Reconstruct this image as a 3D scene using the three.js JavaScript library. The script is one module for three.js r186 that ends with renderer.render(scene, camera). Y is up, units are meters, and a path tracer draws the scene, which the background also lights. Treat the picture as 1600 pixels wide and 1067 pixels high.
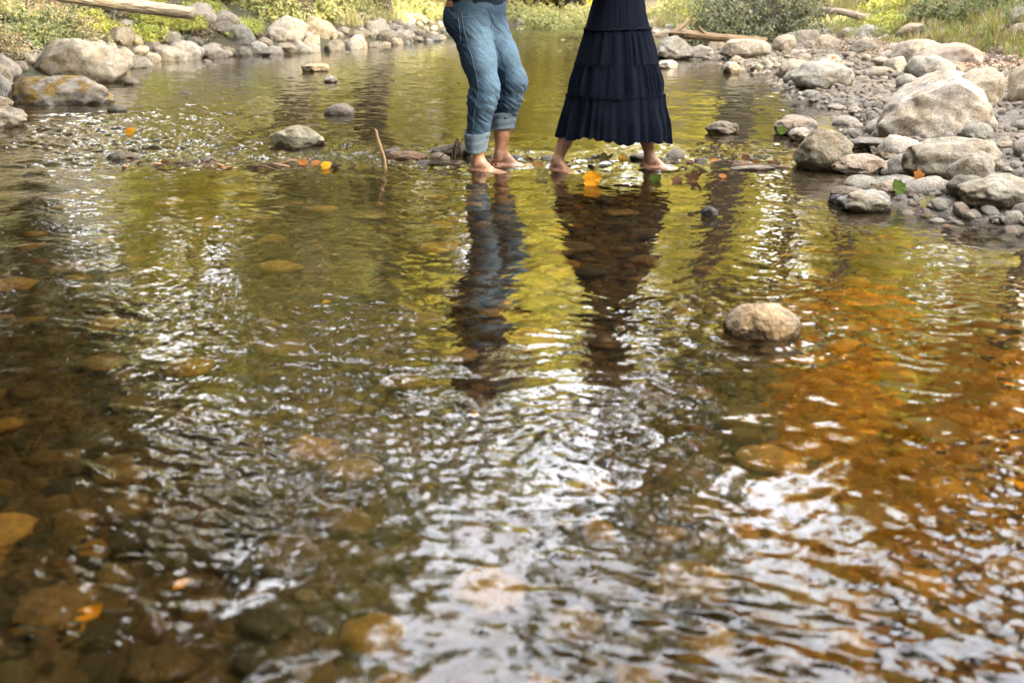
import * as THREE from 'three';
import { mergeGeometries, mergeVertices } from 'three/addons/utils/BufferGeometryUtils.js';
import { createNoise2D, createNoise3D } from 'simplex-noise';

// ---------------------------------------------------------------- camera, sky, sun, exposure
const scene = new THREE.Scene();
const camera = new THREE.PerspectiveCamera(37.85, 1024 / 682, 0.05, 400);
camera.position.set(0, 1.03, 0);
camera.rotation.set(THREE.MathUtils.degToRad(-18.9), 0, 0);
camera.focus = 6.5; camera.userData.fStop = 2.8;
camera.updateMatrixWorld();

const renderer = new THREE.WebGLRenderer();
renderer.toneMapping = THREE.LinearToneMapping;
renderer.toneMappingExposure = 13.4;
renderer.shadowMap.enabled = true;

{ // a bright, thinly clouded sky, the same all round
  const W = 64, H = 32, d = new Float32Array(W * H * 4);
  for (let j = 0; j < H; j++) for (let i = 0; i < W; i++) {
    const up = Math.max(0, (j + 0.5) / H * 2 - 1), k = (j * W + i) * 4, b = 1.15 - 0.2 * up;
    d[k] = 0.97 * b; d[k + 1] = 0.98 * b; d[k + 2] = 1.06 * b; d[k + 3] = 1;
  }
  const t = new THREE.DataTexture(d, W, H, THREE.RGBAFormat, THREE.FloatType);
  t.mapping = THREE.EquirectangularReflectionMapping; t.magFilter = t.minFilter = THREE.LinearFilter; t.needsUpdate = true;
  scene.background = t; scene.environment = t;
}
const sun = new THREE.DirectionalLight(new THREE.Color(1.0, 0.87, 0.6), 5.0);
sun.position.set(34, 16.2, 12); sun.target.position.set(0, 0, -9);
sun.castShadow = true; sun.shadow.radius = 9;
Object.assign(sun.shadow.camera, { left: -45, right: 45, top: 45, bottom: -45, near: 1, far: 120 });
scene.add(sun, sun.target);

// ---------------------------------------------------------------- helpers
function rng(seed) { let a = seed >>> 0; return () => { a = (a + 0x6D2B79F5) | 0; let t = Math.imul(a ^ (a >>> 15), 1 | a); t = (t + Math.imul(t ^ (t >>> 7), 61 | t)) ^ t; return ((t ^ (t >>> 14)) >>> 0) / 4294967296; }; }
const R = rng(77);
const n2 = createNoise2D(rng(11)), n3 = createNoise3D(rng(12));
const V = (x, y, z) => new THREE.Vector3(x, y, z);
const lerp = THREE.MathUtils.lerp, clamp = THREE.MathUtils.clamp;
const sstep = (a, b, x) => { const t = clamp((x - a) / (b - a), 0, 1); return t * t * (3 - 2 * t); };
const rgb = (r, g, b) => new THREE.Color().setRGB(r, g, b);
const used = {};
function numbered(n) { used[n] = (used[n] ?? -1) + 1; return used[n] ? `${n}_${String(used[n]).padStart(3, '0')}` : n; }
function shadows(o) { o.traverse((m) => { if (m.isMesh) { m.castShadow = true; m.receiveShadow = true; } }); return o; }
function tag(o, label, category, group, kind) {
  if (label) o.userData.label = label; if (category) o.userData.category = category;
  if (group) o.userData.group = group; if (kind) o.userData.kind = kind; return o;
}
function top(o, name, label, category, group, kind) { o.name = numbered(name); tag(o, label, category, group, kind); shadows(o); scene.add(o); return o; }
function part(name, geo, mat, parent) { const m = new THREE.Mesh(geo, mat); m.name = name; m.castShadow = m.receiveShadow = true; parent.add(m); return m; }
const mat = (color, roughness = 0.9, o = {}) => new THREE.MeshPhysicalMaterial({ color, roughness, ...o });
function dataTex(N, f, srgb = false) { // f(u,v) -> [r,g,b] 0..1, tileable if f is
  const d = new Uint8Array(N * N * 4);
  for (let j = 0; j < N; j++) for (let i = 0; i < N; i++) { const c = f(i / N, j / N), k = (j * N + i) * 4; d[k] = clamp(c[0], 0, 1) * 255; d[k + 1] = clamp(c[1], 0, 1) * 255; d[k + 2] = clamp(c[2], 0, 1) * 255; d[k + 3] = c[3] === undefined ? 255 : c[3] * 255; }
  const t = new THREE.DataTexture(d, N, N); t.wrapS = t.wrapT = THREE.RepeatWrapping; t.magFilter = THREE.LinearFilter; t.minFilter = THREE.LinearMipmapLinearFilter; t.generateMipmaps = true;
  if (srgb) t.colorSpace = THREE.SRGBColorSpace; t.needsUpdate = true; return t;
}
// tileable noise: simplex on a torus-like pair of circles would cost 4D; blend four shifted copies instead
function tile(f) { return (u, v) => { const a = sstep(0, 1, u), b = sstep(0, 1, v); return lerp(lerp(f(u, v), f(u - 1, v), a), lerp(f(u, v - 1), f(u - 1, v - 1), a), b); }; }
const fbm2 = (x, y, o = 4) => { let s = 0, a = 0.5, k = 1; for (let i = 0; i < o; i++) { s += a * n2(x * k + i * 17.3, y * k - i * 9.1); a *= 0.5; k *= 2.07; } return s; };
const fbm3 = (x, y, z, o = 4) => { let s = 0, a = 0.5, k = 1; for (let i = 0; i < o; i++) { s += a * n3(x * k + i * 17.3, y * k - i * 9.1, z * k + i * 5.7); a *= 0.5; k *= 2.07; } return s; };
function pl(table, z, col) { // piecewise-linear look-up, table sorted by falling z
  if (z >= table[0][0]) return table[0][col];
  for (let i = 1; i < table.length; i++) if (z >= table[i][0]) { const a = table[i - 1], b = table[i]; return lerp(a[col], b[col], (a[0] - z) / (a[0] - b[0])); }
  return table[table.length - 1][col];
}
// a tapered tube through points [[x,y,z,r],...]
function tube(pts, sides = 8, cap = true) {
  const P = pts.map((p) => V(p[0], p[1], p[2])), pos = [], uv = [], idx = [];
  let ref = V(0.31, 0.2, 0.93); let len = 0;
  for (let i = 0; i < P.length; i++) {
    const t = P[Math.min(i + 1, P.length - 1)].clone().sub(P[Math.max(i - 1, 0)]).normalize();
    if (Math.abs(ref.dot(t)) > 0.95) ref = V(1, 0.1, 0.2);
    const a = ref.clone().addScaledVector(t, -ref.dot(t)).normalize(), b = t.clone().cross(a); ref = a;
    if (i) len += P[i].distanceTo(P[i - 1]);
    for (let s = 0; s <= sides; s++) { const th = s / sides * Math.PI * 2, r = pts[i][3]; const q = P[i].clone().addScaledVector(a, Math.cos(th) * r).addScaledVector(b, Math.sin(th) * r); pos.push(q.x, q.y, q.z); uv.push(s / sides * Math.PI * 2 * pts[0][3], len); }
  }
  const w = sides + 1;
  for (let i = 0; i < P.length - 1; i++) for (let s = 0; s < sides; s++) { const k = i * w + s; idx.push(k, k + 1, k + w, k + 1, k + w + 1, k + w); }
  if (cap) for (const e of [0, P.length - 1]) { const c = pos.length / 3; pos.push(P[e].x, P[e].y, P[e].z); uv.push(0, 0); for (let s = 0; s < sides; s++) e ? idx.push(e * w + s, e * w + s + 1, c) : idx.push(s + 1, s, c); }
  const g = new THREE.BufferGeometry(); g.setAttribute('position', new THREE.Float32BufferAttribute(pos, 3)); g.setAttribute('uv', new THREE.Float32BufferAttribute(uv, 2)); g.setIndex(idx); g.computeVertexNormals(); return g;
}
// collects leaf-like faces with per-leaf colour
class Leaves {
  constructor() { this.p = []; this.c = []; this.i = []; }
  leaf(o, dir, nrm, len, wid, col, bend = 0.15) { // a folded, pointed leaf: 6 corners, 4 faces
    const side = dir.clone().cross(nrm).normalize(), k = this.p.length / 3, P = this.p;
    const put = (f, s, u) => P.push(o.x + dir.x * len * f + side.x * wid * s + nrm.x * len * u, o.y + dir.y * len * f + side.y * wid * s + nrm.y * len * u, o.z + dir.z * len * f + side.z * wid * s + nrm.z * len * u);
    put(0, 0, 0); put(0.42, -0.5, bend * 0.6); put(0.42, 0.5, bend * 0.6); put(0.48, 0, 0); put(1, 0, -bend);
    this.i.push(k, k + 1, k + 3, k, k + 3, k + 2, k + 1, k + 4, k + 3, k + 3, k + 4, k + 2);
    for (let q = 0; q < 5; q++) this.c.push(col[0], col[1], col[2]);
  }
  blade(o, dir, nrm, len, wid, col, bend) { // a tree leaf: two faces folded along the midrib
    const side = dir.clone().cross(nrm).normalize(), k = this.p.length / 3, P = this.p;
    const put = (f, s, u) => P.push(o.x + dir.x * len * f + side.x * wid * s + nrm.x * len * u, o.y + dir.y * len * f + side.y * wid * s + nrm.y * len * u, o.z + dir.z * len * f + side.z * wid * s + nrm.z * len * u);
    put(0, 0, 0); put(0.45, -0.5, bend); put(1, 0, -bend * 0.5); put(0.45, 0.5, bend); this.i.push(k, k + 1, k + 2, k, k + 2, k + 3);
    for (let q = 0; q < 4; q++) this.c.push(col[0], col[1], col[2]);
  }
  geo() { const g = new THREE.BufferGeometry(); g.setAttribute('position', new THREE.Float32BufferAttribute(this.p, 3)); g.setAttribute('color', new THREE.Float32BufferAttribute(this.c, 3)); g.setIndex(this.i); g.computeVertexNormals(); return g; }
}
const rdir = (r, flat = 1) => { const z = (r() * 2 - 1) * flat, a = r() * Math.PI * 2, s = Math.sqrt(Math.max(0, 1 - z * z)); return V(Math.cos(a) * s, z, Math.sin(a) * s); };
const tint = (r, c, v = 0.25, h = 0.08) => { const k = 1 + (r() * 2 - 1) * v, q = (r() * 2 - 1) * h; return [c[0] * k * (1 + q), c[1] * k, c[2] * k * (1 - q)]; };

// naive surface nets: meshes the zero level of f (negative inside) over a box
function nets(min, max, cell, f) {
  const nx = Math.ceil((max[0] - min[0]) / cell) + 1, ny = Math.ceil((max[1] - min[1]) / cell) + 1, nz = Math.ceil((max[2] - min[2]) / cell) + 1;
  const F = new Float32Array(nx * ny * nz), at = (i, j, k) => (k * ny + j) * nx + i;
  const step = 4; // skip far blocks: f is nearly a distance
  for (let k0 = 0; k0 < nz; k0 += step) for (let j0 = 0; j0 < ny; j0 += step) for (let i0 = 0; i0 < nx; i0 += step) {
    const h = cell * step / 2, c = f(min[0] + i0 * cell + h, min[1] + j0 * cell + h, min[2] + k0 * cell + h);
    const far = Math.abs(c) > cell * step * 1.9 + 0.012;
    for (let k = k0; k < Math.min(k0 + step, nz); k++) for (let j = j0; j < Math.min(j0 + step, ny); j++) for (let i = i0; i < Math.min(i0 + step, nx); i++)
      F[at(i, j, k)] = far ? c : f(min[0] + i * cell, min[1] + j * cell, min[2] + k * cell);
  }
  const pos = [], idx = [], map = new Int32Array(nx * ny * nz).fill(-1);
  const C = [[0, 0, 0], [1, 0, 0], [0, 1, 0], [1, 1, 0], [0, 0, 1], [1, 0, 1], [0, 1, 1], [1, 1, 1]], E = [[0, 1], [2, 3], [4, 5], [6, 7], [0, 2], [1, 3], [4, 6], [5, 7], [0, 4], [1, 5], [2, 6], [3, 7]];
  for (let k = 0; k < nz - 1; k++) for (let j = 0; j < ny - 1; j++) for (let i = 0; i < nx - 1; i++) {
    const v = C.map((c) => F[at(i + c[0], j + c[1], k + c[2])]); let m = 0; for (let q = 0; q < 8; q++) if (v[q] < 0) m |= 1 << q;
    if (m === 0 || m === 255) continue;
    let x = 0, y = 0, z = 0, n = 0;
    for (const [a, b] of E) if ((v[a] < 0) !== (v[b] < 0)) { const t = v[a] / (v[a] - v[b]); x += lerp(C[a][0], C[b][0], t); y += lerp(C[a][1], C[b][1], t); z += lerp(C[a][2], C[b][2], t); n++; }
    map[at(i, j, k)] = pos.length / 3; pos.push(min[0] + (i + x / n) * cell, min[1] + (j + y / n) * cell, min[2] + (k + z / n) * cell);
  }
  const quad = (a, b, c, d, flip) => { if (a < 0 || b < 0 || c < 0 || d < 0) return; flip ? idx.push(a, c, b, a, d, c) : idx.push(a, b, c, a, c, d); };
  for (let k = 1; k < nz - 1; k++) for (let j = 1; j < ny - 1; j++) for (let i = 1; i < nx - 1; i++) {
    const s = F[at(i, j, k)] < 0;
    if (s !== F[at(i + 1, j, k)] < 0) quad(map[at(i, j - 1, k - 1)], map[at(i, j, k - 1)], map[at(i, j, k)], map[at(i, j - 1, k)], !s);
    if (s !== F[at(i, j + 1, k)] < 0) quad(map[at(i - 1, j, k - 1)], map[at(i, j, k - 1)], map[at(i, j, k)], map[at(i - 1, j, k)], s);
    if (s !== F[at(i, j, k + 1)] < 0) quad(map[at(i - 1, j - 1, k)], map[at(i, j - 1, k)], map[at(i, j, k)], map[at(i - 1, j, k)], !s);
  }
  const g = new THREE.BufferGeometry(); g.setAttribute('position', new THREE.Float32BufferAttribute(pos, 3)); g.setIndex(idx); g.computeVertexNormals(); return g;
}
// tapered capsules joined by a smooth minimum
function capsule(px, py, pz, c) {
  const bx = c[4] - c[0], by = c[5] - c[1], bz = c[6] - c[2], ax = px - c[0], ay = py - c[1], az = pz - c[2];
  const t = clamp((ax * bx + ay * by + az * bz) / (bx * bx + by * by + bz * bz + 1e-9), 0, 1);
  return Math.hypot(ax - bx * t, ay - by * t, az - bz * t) - (c[3] + (c[7] - c[3]) * t);
}
const smin = (a, b, k) => { const h = Math.max(k - Math.abs(a - b), 0) / k; return Math.min(a, b) - h * h * k * 0.25; };
const capsField = (caps, k) => (x, y, z) => { let d = 1e3; for (const c of caps) d = smin(d, capsule(x, y, z, c), k); return d; };
const cp = (a, ra, b, rb) => [a.x, a.y, a.z, ra, b.x, b.y, b.z, rb];

// ---------------------------------------------------------------- stream channel and ground
// [z, left water edge x, right water edge x]
const EDGE = [[8, -4.6, 3.4], [0, -4.3, 3.0], [-4.4, -4.2, 2.55], [-5.1, -4.2, 2.05], [-5.8, -4.2, 2.1], [-6.6, -4.6, 2.5], [-8, -5.0, 2.75], [-10, -5.4, 3.2], [-11.6, -5.5, 3.2], [-13.5, -5.9, 3.5], [-15, -6.1, 3.75], [-18, -6.5, 3.65], [-19.3, -6.2, 3.4], [-22, -4.2, 3.6], [-27.5, -2.3, 4.2], [-34, -1.4, 4.3], [-40, 0.2, 3.6], [-50, 2.2, 5.4], [-62, 6, 9]];
const edgeL = (z) => pl(EDGE, z, 1), edgeR = (z) => pl(EDGE, z, 2);
function ground(x, z) {
  const l = edgeL(z) + 0.25 * n2(z * 0.45, 3.1), r = edgeR(z) + 0.2 * n2(z * 0.5, 8.7);
  const s = Math.max(l - x, x - r, -z - 44.5), left = l - x > x - r;
  const rough = 0.035 * fbm2(x * 1.7, z * 1.7, 3);
  if (s < 0) {
    const riffle = Math.exp(-Math.pow((z + 6.95 + 0.15 * n2(x * 0.9, 1)) / 0.55, 2));
    const rapid = Math.exp(-Math.pow((x + 3.4) / 1.6, 2) - Math.pow((z + 10) / 2.5, 2));
    let d = 0.24 * sstep(0, 1.6, -s) + 0.02;
    if (z < -8) d *= 0.8; if (z < -24) d *= 0.6;
    d = lerp(d, Math.min(d, 0.05), clamp(riffle + 0.7 * rapid, 0, 1));
    d = lerp(d, Math.min(d, 0.022), Math.exp(-Math.pow((z + 6.78 + 0.12 * n2(x * 0.9, 1)) / 0.24, 2)) * sstep(-2.9, -2.2, x) * sstep(1.7, 1.2, x)); // the sill the couple walks on
    return -d + rough;
  }
  const far = clamp((Math.abs(x) - 14) / 60, 0, 1) + clamp((-z - 46) / 60, 0, 1) + clamp((z - 10) / 60, 0, 1);
  let h;
  if (left) h = 0.02 + 0.22 * sstep(0, 0.7, s) + 0.36 * Math.max(0, s - 0.7);
  else h = 0.02 + 0.045 * s + 0.05 * sstep(0, 0.5, s) + 0.34 * Math.max(0, s - 3.1 - 0.03 * Math.max(0, -z - 12));
  h = h < 2 ? h : 2 + (h - 2) * 0.35;
  return h + rough * (1 + s) + 0.12 * n2(x * 0.35, z * 0.35) * sstep(0.6, 3, s) + far * 9;
}
const grit = dataTex(512, (() => { const a = tile((u, v) => fbm2(u * 14, v * 14, 5)), b = tile((u, v) => n2(u * 60 + 9, v * 60)); return (u, v) => { const q = 0.62 + 0.42 * a(u, v) + 0.14 * b(u, v); return [q, q * (0.98 + 0.05 * a(v, u)), q * 0.96]; }; })(), true);
{
  const axis = (n, lo, hi, c, dense) => { const out = []; const s = Math.asinh; for (let i = 0; i <= n; i++) { const a = s((lo - c) / dense), b = s((hi - c) / dense); out.push(c + dense * Math.sinh(lerp(a, b, i / n))); } return out; };
  const X = axis(250, -130, 130, -0.5, 5), Z = axis(330, 60, -150, -5, 6);
  const pos = [], col = [], uv = [], idx = [];
  for (const z of Z) for (const x of X) {
    const y = ground(x, z); pos.push(x, y, z); uv.push(x * 0.8, z * 0.8);
    const s = Math.max(edgeL(z) - x, x - edgeR(z)), nz = 0.5 + 0.5 * n2(x * 1.3, z * 1.3);
    let c;
    if (y < 0.02 + 0.02 * nz) c = [0.085 + 0.03 * nz, 0.056 + 0.022 * nz, 0.024 + 0.008 * nz];
    else if (x > edgeR(z) && s < 3.2 + 1.2 * n2(x * 0.5, z * 0.5)) c = [0.27, 0.235, 0.185];
    else c = nz > 0.55 ? [0.14, 0.105, 0.06] : [0.10, 0.10, 0.035];
    const v = 0.85 + 0.3 * (0.5 + 0.5 * n2(x * 5, z * 5)); col.push(c[0] * v, c[1] * v, c[2] * v);
  }
  const w = X.length;
  for (let j = 0; j < Z.length - 1; j++) for (let i = 0; i < w - 1; i++) { const k = j * w + i; idx.push(k, k + 1, k + w, k + 1, k + w + 1, k + w); }
  const g = new THREE.BufferGeometry(); g.setAttribute('position', new THREE.Float32BufferAttribute(pos, 3)); g.setAttribute('color', new THREE.Float32BufferAttribute(col, 3)); g.setAttribute('uv', new THREE.Float32BufferAttribute(uv, 2)); g.setIndex(idx); g.computeVertexNormals();
  top(new THREE.Mesh(g, mat(0xffffff, 0.95, { vertexColors: true, map: grit, bumpMap: grit, bumpScale: 0.02 })), 'ground', 'brown stream bed rising into gravel bar and earthy banks', 'ground', null, 'structure');
}

// ---------------------------------------------------------------- water
const HUMPS = []; // [x, z, radius, height]: water swelling round stones and feet
function chop(x, z) { // how broken the surface is
  const rif = Math.exp(-Math.pow((z + 7.05 + 0.2 * n2(x * 0.8, 5)) / 0.62, 2)) * sstep(-3.6, -2.2, x);
  const rap = Math.exp(-Math.pow((x + 3.3) / 1.5, 2) - Math.pow((z + 9.2) / 1.9, 2)) + 0.8 * Math.exp(-Math.pow((x + 2.2) / 1.2, 2) - Math.pow((z + 7.6) / 0.8, 2));
  const far = sstep(-24, -31, z);
  return clamp(rif + rap + 0.8 * far, 0, 1.3);
}
function wave(x, z) {
  const c = chop(x, z), d = -z;
  const wx = x + 0.12 * n2(x * 0.7, z * 0.7), wz = z + 0.12 * n2(x * 0.6 + 9, z * 0.6);
  const patch = 2.6 * sstep(-0.45, 0.7, n2(x * 0.9 + 4 + 0.3 * z, z * 0.7 - 2) + 0.35 * n2(x * 2.3, z * 1.9)) - 0.6; // slicks between rippled tongues of current
  const fine = sstep(-0.5, 0.6, n2(x * 0.7 - 7, z * 0.9 + 3)); // where the ripples are short
  const still = 1.4 * lerp(1, 0.68, sstep(2.8, 4.2, d)) * lerp(0.6, 1, sstep(-1.6, -0.5, x + 0.1 * d));
  let h = 0.0022 * n2(wx * 1.4, wz * 1.8);
  h += still * (0.0009 * n2(wx * 4.0 + 3, wz * 5.0) + (0.0008 + 0.0005 * patch) * (1.1 - 0.5 * fine) * n2(wx * 9, wz * 12 + 7) + (0.0003 + 0.0006 * patch) * (0.5 + 0.8 * fine) * n2(wx * 19 + 5, wz * 24));
  if (d < 5) h += still * (0.0001 + 0.00025 * patch) * fine * n2(wx * 40, wz * 46) * sstep(5, 3, d);
  if (d > 8) h += sstep(8, 11, d) * (0.0034 * n2(x * 3.1, z * 4.2 + 5) + 0.0026 * Math.max(0.2, patch) * n2(x * 7.5, z * 8));
  if (c > 0.01) {
    h += 1.05 * c * (0.012 * (1 - Math.abs(n2(x * 3.6, z * 3.0))) + 0.012 * n2(x * 2.1, z * 1.6 + 8) + 0.007 * n2(x * 7.5, z * 6) + 0.0028 * n2(x * 16, z * 13) + 0.0012 * n2(x * 31, z * 24));
  }
  for (const q of HUMPS) { const r = Math.hypot(x - q[0], z - q[1]); if (r < q[2] * 4) h += q[3] * Math.cos(r * 55 - 1) * Math.exp(-Math.pow((r - q[2]) / (q[2] * 1.2), 2)); }
  return h;
}
HUMPS.push([0.81, -3.1, 0.14, 0.0022], [-0.22, -6.38, 0.09, 0.006], [-0.02, -6.6, 0.13, 0.007], [0.32, -6.45, 0.09, 0.005], [0.95, -6.46, 0.12, 0.006], [1.0, -4.97, 0.06, 0.0015]);
const ripple = (() => { // fine ripples as a height map that repeats every 1.9 m
  const N = 1024, d = new Float32Array(N * N * 4), r = rng(5), w = [];
  for (let i = 0; i < 46; i++) { const k = 26 + Math.pow(r(), 1.6) * 74, a = (r() - 0.5) * 2.9 + Math.PI / 2; const kx = Math.round(Math.cos(a) * k), ky = Math.round(Math.sin(a) * k); w.push([kx, ky, r() * 6.283, 1 / Math.pow(Math.hypot(kx, ky), 1.35)]); }
  const S = new Float32Array(4096); for (let i = 0; i < 4096; i++) S[i] = Math.sin(i / 4096 * Math.PI * 2);
  let m = 0; const h = new Float32Array(N * N);
  for (const [kx, ky, p, a] of w) for (let j = 0; j < N; j++) for (let i = 0; i < N; i++) h[j * N + i] += a * S[(((kx * i + ky * j) * 4 + p * 652) | 0) & 4095];
  for (const q of h) m = Math.max(m, Math.abs(q));
  for (let i = 0; i < N * N; i++) { d[i * 4] = d[i * 4 + 1] = d[i * 4 + 2] = 0.5 + 0.5 * h[i] / m; d[i * 4 + 3] = 1; }
  const t = new THREE.DataTexture(d, N, N, THREE.RGBAFormat, THREE.FloatType); t.wrapS = t.wrapT = THREE.RepeatWrapping; t.magFilter = t.minFilter = THREE.LinearFilter; t.needsUpdate = true; return t;
})();
{
  const Z = []; for (let z = 3; z > -1.0; z -= 0.25) Z.push(z);
  for (let d = 1.0; d < 60; d *= 1 + 0.0044) Z.push(-d);
  const NC = 540, pos = [], uv = [], idx = [];
  for (const z of Z) {
    const hw = 0.75 + 0.57 * Math.max(0, -z), L = Math.min(-hw - 0.5, -9), Rr = Math.max(hw + 0.5, 9);
    for (let i = 0; i <= NC; i++) {
      const u = i / NC; let x;
      if (u < 0.1) x = lerp(L, -hw, u / 0.1); else if (u > 0.9) x = lerp(hw, Rr, (u - 0.9) / 0.1); else x = lerp(-hw, hw, (u - 0.1) / 0.8);
      pos.push(x, wave(x, z), z); uv.push(x / 1.9 + 0.05 * n2(x * 0.4, z * 0.4), z / 1.9 + 0.05 * n2(x * 0.4 + 7, z * 0.4));
    }
  }
  const w = NC + 1;
  for (let j = 0; j < Z.length - 1; j++) for (let i = 0; i < NC; i++) { const k = j * w + i; idx.push(k, k + 1, k + w, k + 1, k + w + 1, k + w); }
  const g = new THREE.BufferGeometry(); g.setAttribute('position', new THREE.Float32BufferAttribute(pos, 3)); g.setAttribute('uv', new THREE.Float32BufferAttribute(uv, 2)); g.setIndex(idx); g.computeVertexNormals();
  const m = new THREE.MeshPhysicalMaterial({ color: rgb(1, 1, 1), roughness: 0.03, transmission: 1, thickness: 0.3, ior: 1.33, attenuationColor: rgb(0.6, 0.47, 0.22), attenuationDistance: 0.62, bumpMap: ripple, bumpScale: 0.0008 });
  top(new THREE.Mesh(g, m), 'water', 'clear shallow stream water with rippled reflecting surface', 'water', null, 'structure');
}
// ---------------------------------------------------------------- rocks
const stoneMap = dataTex(512, (() => {
  const a = tile((u, v) => fbm2(u * 5, v * 5, 5)), b = tile((u, v) => fbm2(u * 26 + 4, v * 26, 3)), c = tile((u, v) => n2(u * 90, v * 90)), s = tile((u, v) => n2(u * 2.2 + v * 1.0, v * 9 + 3 * n2(u * 2, v * 2)));
  return (u, v) => { const q = 0.8 + 0.26 * a(u, v) + 0.16 * b(u, v) + 0.09 * c(u, v) + 0.05 * s(u, v), d = b(u + 0.3, v) > 0.33 ? 0.8 : 1; return [q * d, q * d * (0.985 + 0.04 * a(v, u)), q * d * (0.95 + 0.08 * a(v, u))]; };
})(), true);
const stoneBump = dataTex(512, (() => { const a = tile((u, v) => fbm2(u * 9, v * 9, 5)), b = tile((u, v) => n2(u * 70, v * 70)), s = tile((u, v) => Math.abs(n2(u * 4 + 2, v * 4))); return (u, v) => { const q = 0.5 + 0.4 * a(u, v) + 0.08 * b(u, v) - 0.25 * Math.max(0, 0.09 - s(u, v)) * 8; return [q, q, q]; }; })());
function boxUV(g, sc = 1) { // projects along each face's main axis
  g = g.index ? g.toNonIndexed() : g; const p = g.attributes.position, uv = new Float32Array(p.count * 2), a = V(), b = V(), c = V();
  for (let i = 0; i < p.count; i += 3) {
    a.fromBufferAttribute(p, i); b.fromBufferAttribute(p, i + 1); c.fromBufferAttribute(p, i + 2); const n = b.clone().sub(a).cross(c.clone().sub(a));
    const ax = Math.abs(n.x) > Math.abs(n.y) && Math.abs(n.x) > Math.abs(n.z) ? 0 : Math.abs(n.y) > Math.abs(n.z) ? 1 : 2;
    [a, b, c].forEach((q, k) => { uv[(i + k) * 2] = (ax === 0 ? q.z : q.x) * sc; uv[(i + k) * 2 + 1] = (ax === 1 ? q.z : q.y) * sc; });
  }
  g.setAttribute('uv', new THREE.BufferAttribute(uv, 2)); return g;
}
function rockGeo(seed, detail, angular, size = [1, 1, 1], paint, uvs = 0.9, lump = 0.7) {
  const r = rng(seed * 7919 + 3), g0 = new THREE.IcosahedronGeometry(1, detail); g0.deleteAttribute('uv'); g0.deleteAttribute('normal');
  const g = mergeVertices(g0, 1e-4), p = g.attributes.position, o = seed * 3.7, q = V();
  const planes = []; for (let i = 0; i < 4 + angular * 12; i++) planes.push([rdir(r), lerp(0.92, 0.62, angular) + r() * 0.2]);
  for (let i = 0; i < p.count; i++) {
    q.fromBufferAttribute(p, i);
    const k = 1 + lump * (0.2 * n3(q.x * 0.9 + o, q.y * 0.9, q.z * 0.9) + 0.08 * n3(q.x * 2.2, q.y * 2.2 + o, q.z * 2.2));
    q.multiplyScalar(k);
    for (const [n, d] of planes) { const e = q.dot(n) - d; if (e > 0) q.addScaledVector(n, -e * 0.88); }
    const k2 = 1 + 0.022 * n3(q.x * 5 + o, q.y * 5, q.z * 5) + (detail > 12 ? 0.01 * n3(q.x * 12, q.y * 12 + o, q.z * 12) : 0);
    p.setXYZ(i, q.x * size[0] * k2, q.y * size[1] * k2, q.z * size[2] * k2);
  }
  g.computeBoundingBox(); const bb = g.boundingBox, f = [size[0] * 2 / (bb.max.x - bb.min.x), size[1] * 2 / (bb.max.y - bb.min.y), size[2] * 2 / (bb.max.z - bb.min.z)];
  g.translate(-(bb.max.x + bb.min.x) / 2, -(bb.max.y + bb.min.y) / 2, -(bb.max.z + bb.min.z) / 2); g.scale(...f);
  g.computeVertexNormals();
  if (paint) { const c = new Float32Array(p.count * 3), n = g.attributes.normal; for (let i = 0; i < p.count; i++) { const k = paint(p.getX(i), p.getY(i), p.getZ(i), n.getY(i)); c.set(k, i * 3); } g.setAttribute('color', new THREE.BufferAttribute(c, 3)); }
  return boxUV(g, uvs / Math.max(0.3, Math.cbrt(size[0] * size[1] * size[2])) * 0.6);
}
const stoneMat = (r, g, b, rough = 0.88, bump = 0.012) => mat(rgb(r, g, b), rough, { map: stoneMap, bumpMap: stoneBump, bumpScale: bump });
const heroMat = mat(0xffffff, 0.86, { vertexColors: true, map: stoneMap, bumpMap: stoneBump, bumpScale: 0.012 });
const PALE = [0.36, 0.315, 0.255], GREY = [0.28, 0.26, 0.22], WARM = [0.36, 0.295, 0.215], DARK = [0.17, 0.14, 0.10], MOSS = [0.26, 0.16, 0.035];
// a boulder of its own shape; base at water or ground, the dark wet rim and moss as the photograph shows them
function hero(label, x, z, w, h, d, o = {}) {
  const c = o.color ?? PALE, sink = o.sink ?? 0.3, y0 = o.y ?? Math.max(0, ground(x, z)), H = h * (1 + sink) / 2, seed = o.seed ?? Math.round(Math.abs(x * 37 + z * 91));
  const wetTop = -H + h * sink + (o.wet ?? 0);
  const g = rockGeo(seed, o.detail ?? 14, o.angular ?? 0.5, [w / 2, H, d / 2], (px, py, pz, ny) => {
    const v = 0.5 + 0.5 * fbm3(px * 5 + seed, py * 5, pz * 5, 3); let k = c.map((q) => q * (0.8 + 0.4 * v));
    const stain = n3(px * 3.1, py * 3.1 + seed, pz * 3.1); if (stain > 0.3) k = [k[0] * 0.86, k[1] * 0.8, k[2] * 0.7];
    if (o.moss) { const mm = fbm3(px * 4, py * 4 + seed * 2, pz * 4, 4) + o.moss * ny + (o.mossX ?? 0) * px; if (mm > (o.mossCut ?? 0.55)) k = o.mossColor ?? MOSS; }
    if (o.wet && py < wetTop + 0.03 * n3(px * 9, 0, pz * 9)) k = [k[0] * 0.36, k[1] * 0.32, k[2] * 0.24];
    return k;
  }, 0.9, o.lump ?? 0.7);
  const m = new THREE.Mesh(g, heroMat); m.position.set(x, y0 + H - h * sink, z); m.rotation.y = o.turn ?? 0;
  return top(m, o.name ?? 'boulder', label, 'rock', o.group);
}
hero('large pale boulder with a dark left facet below the bleached log', -5.76, -13.9, 1.34, 0.56, 0.9, { angular: 0.6, seed: 46, sink: 0.5, color: [0.36, 0.32, 0.26], wet: 0.03 });
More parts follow.
